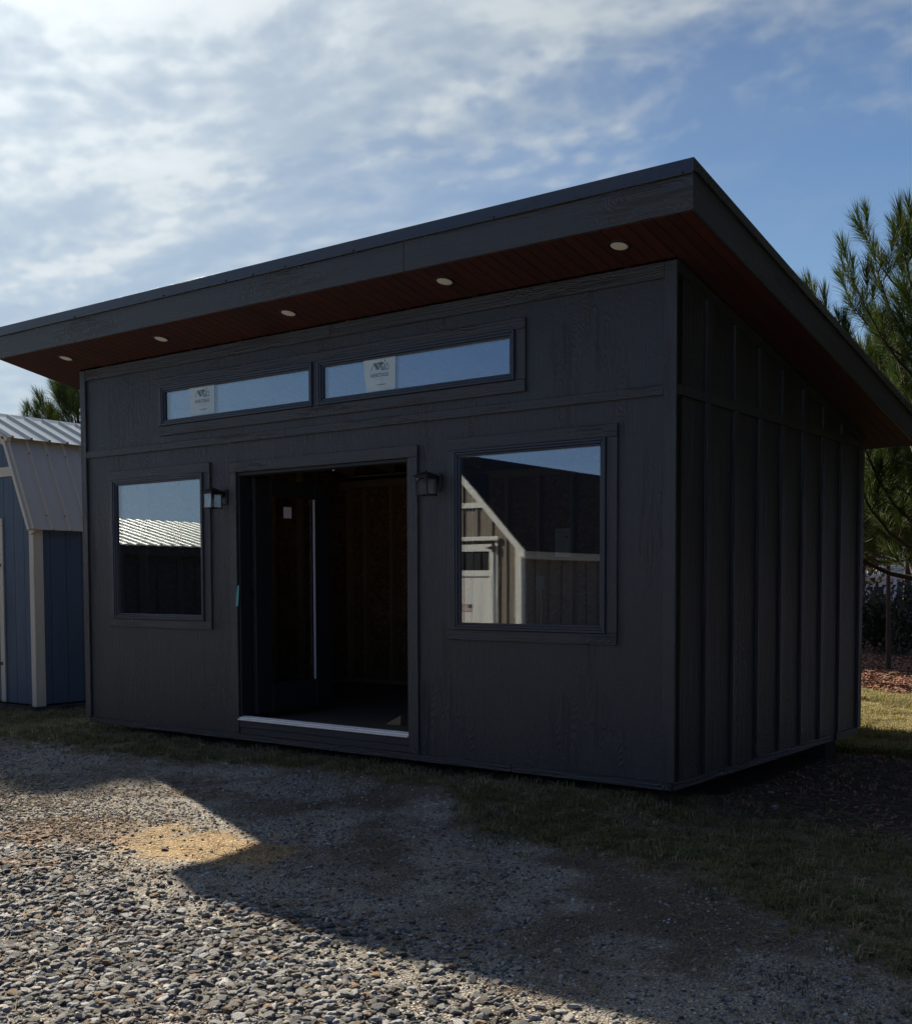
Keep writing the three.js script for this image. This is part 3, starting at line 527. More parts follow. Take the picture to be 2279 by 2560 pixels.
// ------------------------------------------------------------------ blue barn
{
  const B = thing('gambrel_barn', 'blue-sided gambrel barn with cream trim and pale metal roof, left of the charcoal shed', 'barn', [-9.84, -.145, -1.02]);
  // local: x across the gable, y up from the siding foot, z = 0 the gable face, the barn runs back
  const hw = 1.2, eave = 2.10, bkx = .80, bky = 3.02, ry = 3.38, L = 4.9, prof = (x) => { x = Math.abs(x); return x > bkx ? mix(bky, eave, (x - bkx) / (hw - bkx)) : mix(ry, bky, x / bkx); };
  const br = rng(64);
  for (let k = 0; k < 12; k++) {                                          // gable boards
    const x0 = -hw + k * .2, x1 = x0 + .194, mid = Math.abs(x0) < bkx && Math.abs(x1) < bkx ? (x0 < 0 && x1 > 0 ? [[0, prof(0)]] : []) : (Math.max(Math.abs(x0), Math.abs(x1)) > bkx && Math.min(Math.abs(x0), Math.abs(x1)) < bkx ? [[x0 < 0 ? -bkx : bkx, bky]] : []);
    const g = prism([[x0, 0], [x1, 0], [x1, prof(x1)], ...mid, [x0, prof(x0)]], .012); g.translate(0, 0, -.012); part('siding_board', g, M.blue, B);
  }
  part('gable_backing', prism([[-hw, 0.002], [hw, 0.002], [hw, eave - .01], [bkx, bky - .01], [0, ry - .01], [-bkx, bky - .01], [-hw, eave - .01]], .03).translate(0, 0, -.0435), M.darkWall, B);
  for (let k = 0; k < 24; k++) part('siding_board', bx(hw - .012, hw, 0, eave, -.002 - (k + 1) * .2 + .006, -.002 - k * .2 - .0, 'y', .002), M.blue, B);
  part('side_backing', bx(hw - .045, hw - .0125, .002, eave, -L, -.045, 'y'), M.darkWall, B); part('left_wall', bx(-hw, -hw + .03, .002, eave, -L, -.045, 'y'), M.blue, B); part('back_wall', prism([[-hw, 0], [hw, 0], [hw, eave], [bkx, bky], [0, ry], [-bkx, bky], [-hw, eave]], .02).translate(0, 0, -L), M.blue, B);
  part('corner_trim', bx(hw - .072, hw + .018, -.02, eave - .02, .0005, .019, 'y', .003), M.cream, B); part('corner_trim', bx(hw + .0005, hw + .0185, -.02, eave - .06, -.10, -.0005, 'y', .003), M.cream, B); part('corner_trim', bx(-hw - .018, -hw + .112, -.02, eave - .02, .0005, .019, 'y', .003), M.cream, B);
  part('gable_band', bx(-hw + .30, hw - .30, 2.62, 2.73, .0005, .018, 'x', .003), M.cream, B);
  part('door_trim', bx(.49, .575, .0, 2.05, .0005, .02, 'y', .003), M.cream, B); part('door_trim', bx(-.575, -.49, .0, 2.05, .0005, .02, 'y', .003), M.cream, B); part('door_trim', bx(-.575, .575, 2.051, 2.14, .0005, .02, 'x', .003), M.cream, B);
  for (const s of [-1, 1]) { const d = part('barn_door', bx(s > 0 ? .004 : -.486, s > 0 ? .486 : -.004, .02, 2.046, .0005, .016, 'y'), M.blue, B); for (const y of [.45, 1.6]) part('strap_hinge', bx(s > 0 ? .28 : -.54, s > 0 ? .54 : -.28, y - .02, y + .02, s > 0 ? .0205 : .0205, .025, 'x'), M.blackMetal, d); }
  // rake trim along the gambrel outline, both sides
  const strip = (ax, ay, bx2, by, w, z0, z1) => { const dx = bx2 - ax, dy = by - ay, l = Math.hypot(dx, dy), nx = -dy / l * w, ny = dx / l * w; const s = Math.sign(ny) || 1; return prism([[ax, ay], [bx2, by], [bx2 - nx * s, by - ny * s], [ax - nx * s, ay - ny * s]], z1 - z0).translate(0, 0, z0); };
  const ex = hw + .085, ey = eave - .13;
  for (const s of [-1, 1]) { part('rake_trim', strip(s * bkx, bky + .005, s * ex, ey, .09, .0005, .05), M.cream, B); part('rake_trim', strip(0, ry + .005, s * bkx, bky + .005, .09, .0007, .05), M.cream, B); }
  // roof sheets: ribbed steel, one sheet per 0.91 m of length on each slope
  const sheet = (a, b, s, lift, z1, z0, mat) => {
    const dx = b[0] - a[0], dy = b[1] - a[1], l = Math.hypot(dx, dy), n = [-dy / l * -1, dx / l * -1]; const nx = dy / l * -1, ny = dx / l; const up = ny > 0 ? 1 : -1;
    const gs = []; const slab = (za, zb, h0, h1, ins) => gs.push(uvBox(flat([[a[0] + nx * up * h0, a[1] + ny * up * h0, za], [b[0] + nx * up * h0, b[1] + ny * up * h0, za], [b[0] + nx * up * h0, b[1] + ny * up * h0, zb], [a[0] + nx * up * h0, a[1] + ny * up * h0, zb], [a[0] + nx * up * h1, a[1] + ny * up * h1, za - ins], [b[0] + nx * up * h1, b[1] + ny * up * h1, za - ins], [b[0] + nx * up * h1, b[1] + ny * up * h1, zb + ins], [a[0] + nx * up * h1, a[1] + ny * up * h1, zb + ins]], s > 0 ? [[4, 5, 6, 7].reverse(), [0, 1, 2, 3], [0, 1, 5, 4].reverse(), [2, 3, 7, 6].reverse(), [1, 2, 6, 5].reverse(), [3, 0, 4, 7].reverse()].map((f) => f) : [[4, 5, 6, 7], [3, 2, 1, 0], [0, 1, 5, 4], [2, 3, 7, 6], [1, 2, 6, 5], [3, 0, 4, 7]]), 'x'));
    slab(z1, z0, lift, lift + .005, 0);
    for (let z = z1 - .02; z > z0 + .03; z -= .229) { slab(z, z - .045, lift + .0052, lift + .030, .012); }
    return gs;
  };
  for (let k = 0; k < 6; k++) {
    const z1 = .10 - k * .916, z0 = z1 - .914;
    for (const s of [1, -1]) {
      part('roof_sheet', sheet([s * (bkx - .02), bky + .06], [s * (ex + .005), ey + .02], s, .004, z1, z0, 0), M.tanMetal, B);
      part('roof_sheet', sheet([s * .02, ry + .02], [s * (bkx + .10), bky - .012 + .02], s, .012, z1, z0, 0), M.galv, B);
    }
  }
  part('ridge_cap', [flat([[-.14, ry - .03, .11], [0, ry + .065, .11], [.14, ry - .03, .11], [.14, ry - .03, -L - .5], [0, ry + .065, -L - .5], [-.14, ry - .03, -L - .5], [.14, ry - .05, .11], [.14, ry - .05, -L - .5]], [[0, 1, 2], [1, 4, 3, 2].reverse(), [0, 5, 4, 1].reverse(), [2, 3, 7, 6]])].map((g) => uvBox(g, 'z')), M.galv, B);
  for (const s of [1]) part('rake_flashing', [strip(s * (bkx - .0), bky + .05, s * (ex + .01), ey + .03, .045, .051, .112), strip(0, ry + .06, s * (bkx + .08), bky + .022, .045, .0512, .112)], M.tanMetal, B);
  for (const [dz, y] of [[-.14, .15], [-.37, .15], [-.6, .15], [-.83, .15], [-.14, .82], [-.37, .82], [-.6, .82]]) { const x = mix(ex, bkx, y), yy = mix(ey, bky + .03, y); part('screw', new THREE.SphereGeometry(.008, 8, 6).translate(x + .022, yy + .03, dz), M.blackMetal, B); }
  part('rim_board', bx(-hw - .01, hw + .014, -.085, -.0215, -.02, .016, 'x'), M.skid, B); part('rim_board', bx(hw - .02, hw + .013, -.085, -.0215, -L, -.021, 'z'), M.darkTrim, B);
  for (const z of [-.2, -2.4, -4.6]) for (const x of [-1.0, .75]) part('support_block', bx(x - .1, x + .1, -.22, -.086, z - .1, z + .1, 'x', .005), M.block, B);
}

// ------------------------------------------------------------------ sheds across the yard, seen in the windows
function gableShed(name, label, pos, turn, o) {
  const S = thing(name, label, 'shed', pos, turn), { hw, eave, ridge, L, wall, trim, roof } = o, run = hw + .16, sl = (ridge - eave) / hw, dy = sl * .16;
  part('wall', prism([[-hw, 0], [hw, 0], [hw, eave], [0, ridge], [-hw, eave]], .04).translate(0, 0, 0), wall, S); part('wall', prism([[-hw, 0], [hw, 0], [hw, eave], [0, ridge], [-hw, eave]], .04).translate(0, 0, L - .04), wall, S);
  for (const s of [-1, 1]) part('wall', bx(s > 0 ? hw - .04 : -hw, s > 0 ? hw : -hw + .04, 0, eave, .041, L - .041, 'y'), wall, S);
  for (let x = -hw + .3; x < hw - .1; x += .305) part('batten', prism([[x, 0], [x + .04, 0], [x + .04, mix(ridge, eave, Math.abs(x + .02) / hw) - .06], [x, mix(ridge, eave, Math.abs(x + .02) / hw) - .06]], .018).translate(0, 0, -.0185), wall, S);
  for (const s of [-1, 1]) for (let z = .4; z < L - .2; z += .405) part('batten', bx(s > 0 ? hw + .0005 : -hw - .0175, s > 0 ? hw + .0175 : -hw - .0005, 0, eave - .1, z, z + .04, 'y'), wall, S);
  for (const s of [-1, 1]) {
    part('corner_trim', bx(s > 0 ? hw - .1 : -hw - .02, s > 0 ? hw + .02 : -hw + .1, 0, eave - .02, -.024, -.0195, 'y'), trim, S); part('corner_trim', bx(s > 0 ? hw + .0185 : -hw - .022, s > 0 ? hw + .022 : -hw - .0185, 0, eave - .1, -.019, .09, 'y'), trim, S);
    part('rake_trim', prism([[s * run, eave - dy], [0, ridge + .01], [0, ridge - .14], [s * (run - .0), eave - dy - .14]].sort(() => 0), .03).translate(0, 0, -.13), trim, S);
    part('eave_trim', bx(s > 0 ? run - .02 : -run, s > 0 ? run : -run + .02, eave - dy - .14, eave - dy - .01, -.099, L + .1, 'z'), o.eaveMat || trim, S);
    part('soffit', bx(s > 0 ? hw + .001 : -run + .021, s > 0 ? run - .021 : -hw - .001, eave - dy - .1, eave - dy - .08, -.099, L + .1, 'z'), trim, S);
    const n = Math.ceil((L + .26) / .92);
    for (let k = 0; k < n; k++) {
      const z0 = -.14 + k * (L + .28) / n, z1 = z0 + (L + .28) / n - .003, gs = [], a = Math.atan(sl), len = Math.hypot(run + .03, (run + .03) * sl);
      const slab = (g) => { g.rotateZ(-s * a); g.translate(s * (run + .03) / 2, (ridge + .03) - (run + .03) * sl / 2, 0); gs.push(g); };
      slab(bx(-len / 2, len / 2, 0, .012, z0, z1, 'x')); if (o.rib !== 0) for (let r = 0; r < 4; r++) slab(o.rib ? uvBox(new THREE.CylinderGeometry(o.rib, o.rib, len, 12).toNonIndexed().rotateZ(Math.PI / 2).translate(0, .012, z0 + r * .23 + .06), 'x') : bx(-len / 2, len / 2, .0122, .032, z0 + r * .23 + .02, z0 + r * .23 + .06, 'x', .008));
      part('roof_sheet', gs, roof, S);
    }
  }
  return S;
}
{
  M.brownRoof = std({ color: lin(.022, .019, .017), roughness: .95 });
  M.mirrorRoof = std({ color: lin(.30, .31, .31), roughness: .34, metalness: .85 });
  const S = gableShed('tan_shed', 'tan board-and-batten gable shed with white door, mirrored in the right window', [-9.09, -.33, 9.0], 0, { hw: 1.53, eave: 2.28, ridge: 3.80, L: 5.4, wall: M.tan, trim: M.white, roof: M.brownRoof, rib: 0, eaveMat: M.tanMetal });
  part('gable_band', bx(-1.1, .9, 2.86, 2.95, -.03, -.0195, 'x'), M.white, S); part('door_cap', bx(-.92, 1.10, 2.30, 2.37, -.06, -.0195, 'x', .006), M.white, S);
  for (const s of [-1, 1]) part('door_trim', bx(s > 0 ? 1.0 : -.9, s > 0 ? 1.07 : -.83, 0, 2.299, -.028, -.0195, 'y'), M.white, S);
  for (const s of [0, 1]) {
    const x0 = s ? .09 : -.825, x1 = s ? .995 : .08;
    const d = part('shed_door', [bx(x0, x1, .05, .18, -.05, -.03, 'x'), bx(x0, x1, .72, .84, -.05, -.03, 'x'), bx(x0, x1, 1.70, 1.80, -.05, -.03, 'x'), bx(x0, x1, 2.12, 2.24, -.05, -.03, 'x'), bx(x0, x0 + .09, .181, 2.119, -.049, -.03, 'y'), bx(x1 - .09, x1, .181, 2.119, -.049, -.03, 'y'), ...[0, 1, 2, 3].map((k) => bx(x0 + .091 + k * .181, x0 + .091 + k * .181 + .177, .1, 1.75, -.034, -.028, 'y'))], M.white, S);
    part('door_window', bx(x0 + .091, x1 - .091, 1.80, 2.12, -.034, -.031, 'y'), M.blackMetal, d); part('muntin', [1, 2, 3].map((k) => bx(x0 + .09 + k * .18 - .008, x0 + .09 + k * .18 + .008, 1.80, 2.12, -.046, -.0345, 'y')), M.blackMetal, d);
    for (const y of [.78, 2.18]) { const hx = s ? x1 : x0, q = s ? -1 : 1; part('strap_hinge', prism([[hx - .03 * q, y - .07], [hx + .03 * q, y - .07], [hx + .03 * q, y - .03], [hx + .16 * q, y], [hx + .03 * q, y + .03], [hx + .03 * q, y + .07], [hx - .03 * q, y + .07]].slice(), .006).translate(0, 0, -.058), M.blackMetal, d); }
    if (s) {
      const flag = canvasTexture(128, 72, (g, w, h) => { for (let k = 0; k < 13; k++) { g.fillStyle = k % 2 ? '#ddd' : '#7d2a2c'; g.fillRect(0, k * h / 13, w, h / 13 + 1); } g.fillStyle = '#28304a'; g.fillRect(0, 0, w * .42, h * .54); });
      const f = part('flag_decal', new THREE.BoxGeometry(.21, .13, .002).translate(.42, 1.16, -.0362), std({ map: flag, roughness: .8 }), d);
      const num = canvasTexture(128, 64, (g, w, h) => { g.fillStyle = '#ddd'; g.fillRect(0, 0, w, h); g.fillStyle = '#333'; g.font = 'bold 46px sans-serif'; g.fillText('10x16', 4, 48, 120); });
      const b = new THREE.BoxGeometry(.18, .08, .002); b.rotateY(Math.PI); part('size_sign', b.translate(.52, .56, -.0362), std({ map: num, roughness: .8 }), d);
    }
  }
  gableShed('dark_shed', 'dark-walled shed with ribbed metal roof, mirrored in the left window', [-15.75, -.3, 2.2], 0, { hw: 2.29, eave: 2.213, ridge: 2.76, L: 15, rib: .028, wall: M.darkWall, trim: M.darkWall, roof: M.mirrorRoof });
}

// ------------------------------------------------------------------ plants
const CAM = camera.position, FWD = V3(-.5813, 0, -.8137), RIGHT = V3(.8137, 0, -.5813);
const depthAt = (px, D) => { const k = (px - 1297.7) / 2799.6; return [CAM.x + FWD.x * D + RIGHT.x * D * k, CAM.z + FWD.z * D + RIGHT.z * D * k]; };
const NEEDLES = (() => {                                                  // a shoot: a twig brush of long needles pointing forward
  const r = rng(17), out = [];
  for (let v = 0; v < 3; v++) {
    const pos = [], nr = [], L = .30;
    const tri = (a, b, c) => { const n = new THREE.Vector3().crossVectors(b.clone().sub(a), c.clone().sub(a)).normalize(); for (const p of [a, b, c]) { pos.push(p.x, p.y, p.z); nr.push(n.x, n.y, n.z); } };
    for (let i = 0; i < 120; i++) {
      const t = Math.pow(r(), .8), y = L * t, az = r() * 6.283, open = mix(1.05, .28, t) * (0.75 + r() * .5), len = (.19 + .08 * r()) * mix(1, .85, t);
      const d = V3(Math.cos(az) * Math.sin(open), Math.cos(open), Math.sin(az) * Math.sin(open)), sag = .25 * (1 - t) * len;
      const p = V3(0, y, 0), m = p.clone().addScaledVector(d, len * .55), e = p.clone().addScaledVector(d, len); e.y -= sag * .6;
      const side = V3(-Math.sin(az) + (r() - .5), r() - .5, Math.cos(az) + (r() - .5)).normalize().multiplyScalar(.0026);
      tri(p.clone().sub(side), p.clone().add(side), m.clone().add(side)); tri(p.clone().sub(side), m.clone().add(side), m.clone().sub(side)); tri(m.clone().sub(side), m.clone().add(side), e);
    }
    const g = new THREE.BufferGeometry(); g.setAttribute('position', new THREE.Float32BufferAttribute(pos, 3)); g.setAttribute('normal', new THREE.Float32BufferAttribute(nr, 3)); out.push(g);
  }
  return out;
})();
const Q = new THREE.Quaternion(), UP = V3(0, 1, 0), MX = new THREE.Matrix4();
function instanced(name, geo, mat, list, parent, kind) {
  const m = new THREE.InstancedMesh(geo, mat, list.length); m.name = numbered(name, parent === scene ? null : parent); m.castShadow = m.receiveShadow = true;
  list.forEach((l, i) => { m.setMatrixAt(i, l.m); if (l.c) m.setColorAt(i, l.c); });
  if (kind) m.userData.kind = kind;
  (parent || scene).add(m); return m;
}
function pine(label, x, z, h, seed, o = {}) {
  const r = rng(seed), y0 = groundY(x, z) - .05, T = thing('pine_tree', label, 'tree', [x, y0, z], 0, o.group);
  const bend = [(r() - .5) * .25, (r() - .5) * .25], at = (t) => V3(bend[0] * Math.sin(t * 3) + (o.lean || 0) * t, h * t, bend[1] * Math.sin(t * 2.6));
  const tp = [], tr = [], R = o.radius || h * .014 + .02; for (let k = 0; k <= 10; k++) { tp.push(at(k / 10)); tr.push(mix(R, .012, Math.pow(k / 10, .8))); }
  part('trunk', tube(tp, tr, 9), M.bark, T);
  const shoots = [[], [], []];
  const shoot = (p, d, s = 1) => { const v = Math.floor(r() * 3); Q.setFromUnitVectors(UP, d.clone().normalize()); const q2 = new THREE.Quaternion().setFromAxisAngle(UP, r() * 6.283); const c = .72 + .5 * r(), y = r(); shoots[v].push({ m: new THREE.Matrix4().compose(p, Q.clone().multiply(q2), V3(s, s, s)), c: lin(c * (1 + .25 * y), c, c * (1 - .35 * y)) }); };
  const step = o.step || .34, first = o.first ?? .9;
  for (let y = first; y < h - .15; y += step * (0.8 + .4 * r())) {
    const t = y / h, n = 3 + Math.floor(r() * 2.4), a0 = r() * 6.28;
    for (let k = 0; k < n; k++) {
      const az = a0 + k / n * 6.283 + (r() - .5) * .7, L = (o.reach || 1.6) * Math.pow(1 - t, .7) * (.7 + .5 * r()) + .22, s = at(t), rise = mix(.05, .75, t) + (r() - .5) * .25, pts = [], rad = [];
      for (let q = 0; q <= 5; q++) { const f = q / 5, up = rise * f * L + .42 * L * Math.pow(f, 2.4) - .12 * L * Math.sin(f * 3) * (1 - t); pts.push(V3(s.x + Math.cos(az) * L * f, s.y + up, s.z + Math.sin(az) * L * f)); rad.push(mix(.012 + .010 * L, .004, f)); }
      part('limb', tube(pts, rad, 5), M.twig, T);
      const tip = pts[5].clone().sub(pts[4]).normalize(); shoot(pts[5].clone().addScaledVector(tip, -.05), tip.clone().add(V3(0, .5, 0)), 1.05);
      const m = Math.max(2, Math.round(L * (o.dense || 5.5)));
      for (let q = 0; q < m; q++) {
        const f = .28 + .7 * (q + r()) / m, i = Math.min(4, Math.floor(f * 5)), p = pts[i].clone().lerp(pts[i + 1], f * 5 - i), d = pts[i + 1].clone().sub(pts[i]).normalize();
        const sd = V3(-Math.sin(az), .15, Math.cos(az)).multiplyScalar((r() < .5 ? -1 : 1) * (.5 + .6 * r())), dir = d.multiplyScalar(.9).add(sd).add(V3(0, .35 + .5 * r(), 0)).normalize(), bl = .05 + .26 * r() * (1 - f * .4);
        const e = p.clone().addScaledVector(dir, bl); if (bl > .12) part('limb', tube([p, e], [.005, .003], 4), M.twig, T);
        const sd2 = dir.clone().add(V3(0, .55, 0)); shoot(e.clone().addScaledVector(dir, -.06), sd2, .8 + .35 * r()); if (r() < .5) shoot(e.clone().addScaledVector(dir, -.12), sd2.clone().add(V3((r() - .5) * 1.6, .1, (r() - .5) * 1.6)), .7 + .3 * r());
      }
    }
  }
  for (let k = 0; k < 4; k++) shoot(at(1).add(V3(0, -.12 * k - .1, 0)), V3((r() - .5) * .8 * k, 1, (r() - .5) * .8 * k), 1.15);
  shoots.forEach((s, v) => instanced('foliage', NEEDLES[v], M.needle, s, T, 'stuff'));
  return T;
}
// merged limbs keep a far tree light: past a few dozen limbs, those of one tree become one part
function gatherLimbs(T, keep = 60) {
  const limbs = T.children.filter((c) => c.name.startsWith('limb')); if (limbs.length <= keep) return;
  limbs.sort((a, b) => b.geometry.attributes.position.count - a.geometry.attributes.position.count);
  const rest = limbs.slice(keep); const g = mergeGeometries(rest.map((l) => l.geometry)); rest.forEach((l) => T.remove(l)); const m = part('twigs', g, M.twig, T); m.userData.kind = 'stuff';
}
const P1 = pine('tall young pine with long green needles beside the right rear corner of the charcoal shed', ...depthAt(2312, 11.3), 4.7, 21, { reach: 1.9, radius: .095, first: 1.6, step: .26, dense: 6 }); gatherLimbs(P1, 120);
gatherLimbs(pine('second young pine close behind the tall one, filling the space above the right eave', ...depthAt(2312, 13.6), 4.2, 83, { reach: 1.7, radius: .06, first: 2.0, step: .25, dense: 6.5 }), 60);
const P2 = pine('dark pine showing above the barn roof under the left roof corner', ...depthAt(212, 17.5), 4.55, 34, { reach: .95, radius: .08, first: 2.4, dense: 10, step: .24 }); gatherLimbs(P2, 40);

function broad(name, label, x, z, h, rx, ryy, seed, mat, n, leaf, o = {}) {
  const r = rng(seed), y0 = groundY(x, z) - .05, T = thing(name, label, o.cat || 'tree', [x, y0, z], 0, o.group), cy = h - ryy;
  if (!o.noTrunk) {
    part('trunk', tube([V3(0, 0, 0), V3(.06, cy * .5, .03), V3(0, cy, 0), V3(.05, h - ryy * .4, .02)], [h * .018 + .02, h * .014 + .015, h * .011 + .01, .02], 8), M.bark, T);
    for (let k = 0; k < 7; k++) { const a = k * 2.4, b = cy * (.75 + .05 * k); part('limb', tube([V3(0, b, 0), V3(Math.cos(a) * rx * .4, b + ryy * .3, Math.sin(a) * rx * .4), V3(Math.cos(a) * rx * .75, b + ryy * .55, Math.sin(a) * rx * .75)], [.04, .025, .01], 5), M.bark, T); }
  }
  const cl = []; for (let k = 0; k < (o.clumps || 26); k++) { const a = r() * 6.283, u = r() * 2 - 1, q = Math.pow(r(), .45) * .85, s = Math.sqrt(1 - u * u); cl.push([Math.cos(a) * s * rx * q, cy + ryy * .1 + u * ryy * q, Math.sin(a) * s * rx * q, (.28 + .3 * r()) * Math.min(rx, ryy)]); }
  const list = [], g = new THREE.BufferGeometry(); g.setAttribute('position', new THREE.Float32BufferAttribute([0, 0, 0, -.34, .45, .06, .34, .45, -.04, -.34, .45, .06, 0, 1, .1, .34, .45, -.04], 3)); g.computeVertexNormals();
  for (let i = 0; i < n; i++) {
    const c = cl[Math.floor(r() * cl.length)], a = r() * 6.283, u = r() * 2 - 1, s = Math.sqrt(1 - u * u), q = Math.pow(r(), .5) * c[3];
    const p = V3(c[0] + Math.cos(a) * s * q, Math.max(.02, c[1] + u * q * .85), c[2] + Math.sin(a) * s * q), k = leaf * (.6 + .8 * r()), v = .65 + .6 * r(), y = r();
    list.push({ m: new THREE.Matrix4().compose(p, new THREE.Quaternion().setFromEuler(new THREE.Euler(r() * 6.28, r() * 6.28, r() * 6.28)), V3(k, k, k)), c: lin(v * (1 + .3 * y), v, v * (1 - .3 * y)) });
  }
  instanced('crown', g, mat, list, T, 'stuff');
  return T;
}
// trees and shrubs past the right rear corner
{
  const a = depthAt(2222, 19), b = depthAt(2105, 23), c = depthAt(2272, 27);
  gatherLimbs(pine('slim dark pine with drooping limbs in the shade beyond the tall young pine', ...a, 5.2, 52, { reach: 1.7, radius: .05, first: 1.9, dense: 5, step: .42 }), 40);
  gatherLimbs(pine('dark pine at the wall edge standing deeper in the wood', ...b, 5.6, 57, { reach: 2.0, radius: .08, first: 2.0, dense: 5, step: .45 }), 40);
  gatherLimbs(pine('short dark pine filling the gap under the right eave', ...depthAt(2110, 14.2), 4.0, 58, { reach: 1.7, radius: .06, first: 1.75, dense: 8, step: .22 }), 60);
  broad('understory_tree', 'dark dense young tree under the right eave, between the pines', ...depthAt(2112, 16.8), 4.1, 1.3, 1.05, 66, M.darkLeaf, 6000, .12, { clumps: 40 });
  broad('broadleaf_tree', 'sunlit yellow-green tree in front of the far white house', ...depthAt(2262, 34), 6.2, 1.5, 2.0, 61, M.leaf, 5200, .17);
  broad('broadleaf_tree', 'yellow-green tree against the shed edge behind the dark pines', ...depthAt(2150, 38), 5.6, 1.7, 2.1, 62, M.leaf, 5200, .18);
  broad('broadleaf_tree', 'tall olive-green tree rising behind the far white house', ...depthAt(2235, 62), 13, 4.5, 5.0, 63, M.leaf, 9000, .34);
  const sh = [[2170, 24, 1.5, .9, 'dark leafless-looking shrub at the wood edge next to the shed wall'], [2215, 25, 1.3, .8, 'low dark shrub in the middle of the gap beside the shed'], [2258, 23, 1.6, .9, 'dense dark shrub at the right picture edge below the house'], [2190, 29, 1.2, .8, 'small shrub behind the other shrubs in front of the house wall']];
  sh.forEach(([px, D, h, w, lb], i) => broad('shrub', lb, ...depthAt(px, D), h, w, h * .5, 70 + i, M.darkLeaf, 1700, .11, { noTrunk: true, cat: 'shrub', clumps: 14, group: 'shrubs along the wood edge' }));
  // wood that shades the litter, hidden behind the shed, and the wood closing the view
  const hid = [[-15.5, -22, 10, 3.0], [-20, -27, 11, 3.4], [-10.5, -18, 8.5, 2.6], [-24, -33, 12, 3.8], [-13, -27, 10, 3.2]];
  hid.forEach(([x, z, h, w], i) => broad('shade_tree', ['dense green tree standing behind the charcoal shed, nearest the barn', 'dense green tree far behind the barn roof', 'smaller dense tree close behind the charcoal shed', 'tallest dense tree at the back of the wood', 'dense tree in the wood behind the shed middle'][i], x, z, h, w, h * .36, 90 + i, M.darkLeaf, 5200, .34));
  const list = [], r = rng(707), g = new THREE.BufferGeometry(); g.setAttribute('position', new THREE.Float32BufferAttribute([0, 0, 0, -.34, .45, .06, .34, .45, -.04, -.34, .45, .06, 0, 1, .1, .34, .45, -.04], 3)); g.computeVertexNormals();
  for (let i = 0; i < 26000; i++) { const t = r(), D = 66 + 10 * r(), x0 = depthAt(1750 + 1500 * t, D), hh = 6.5 + 3.5 * fbm(t * 14, 3, 3), y = hh * Math.pow(r(), .8), k = .5 + .5 * r(), v = .7 + .6 * r(); list.push({ m: new THREE.Matrix4().compose(V3(x0[0], y - .4, x0[1]), new THREE.Quaternion().setFromEuler(new THREE.Euler(r() * 6.28, r() * 6.28, r() * 6.28)), V3(k, k, k)), c: lin(v, v, v * .9) }); }
  tag(instanced('far_woods', g, M.leaf, list, scene), 'line of green woods closing the view beyond the white house', 'woods', null, 'stuff');
}
// a tall leafy tree out of frame to the left: its round crown shades the gravel at the left edge
broad('yard_tree', 'tall round-topped tree outside the left picture edge, shading the gravel', -21.25, -5.75, 11.75, 1.2, .75, 120, M.darkLeaf, 9000, .2, { clumps: 60 });
// pines on the right, outside the frame, that darken the side wall
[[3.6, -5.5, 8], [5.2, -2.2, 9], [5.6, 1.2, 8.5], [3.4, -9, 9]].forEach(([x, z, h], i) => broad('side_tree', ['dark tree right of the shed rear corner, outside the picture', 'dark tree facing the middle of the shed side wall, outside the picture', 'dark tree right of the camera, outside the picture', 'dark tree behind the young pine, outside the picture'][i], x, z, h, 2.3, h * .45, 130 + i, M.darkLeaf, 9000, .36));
gableShed('neighbour_shed', 'dark gabled shed next in the row, outside the right edge of the picture', [6.2, -.3, -5.6], 0, { hw: 1.7, eave: 2.4, ridge: 3.6, L: 5.4, wall: M.darkWall, trim: M.darkWall, roof: M.brownRoof });
// a low store behind the shed: it casts the shade that ends on the sunlit grass
{
  const S = thing('lean_to_store', 'low grey storage shed standing close behind the charcoal shed', 'shed', [-3.4, -.26, -4.85]);
  part('wall', [bx(-2.2, 2.2, 0, 2.5, -.5, -.46, 'y'), bx(-2.2, 2.2, 0, 2.72, .46, .5, 'y'), bx(-2.2, -2.16, 0, 2.5, -.459, .459, 'y'), bx(2.16, 2.2, 0, 2.5, -.459, .459, 'y')], M.darkTrim, S);
  part('roof', bx(-2.3, 2.3, 2.62, 2.66, -.66, .6, 'x', .003, (a, b, c) => [a, b + .2 * c, c]), M.roofMetal, S);
  part('door', bx(.6, 1.5, .05, 2.05, -.53, -.502, 'y'), M.trim, S);
}
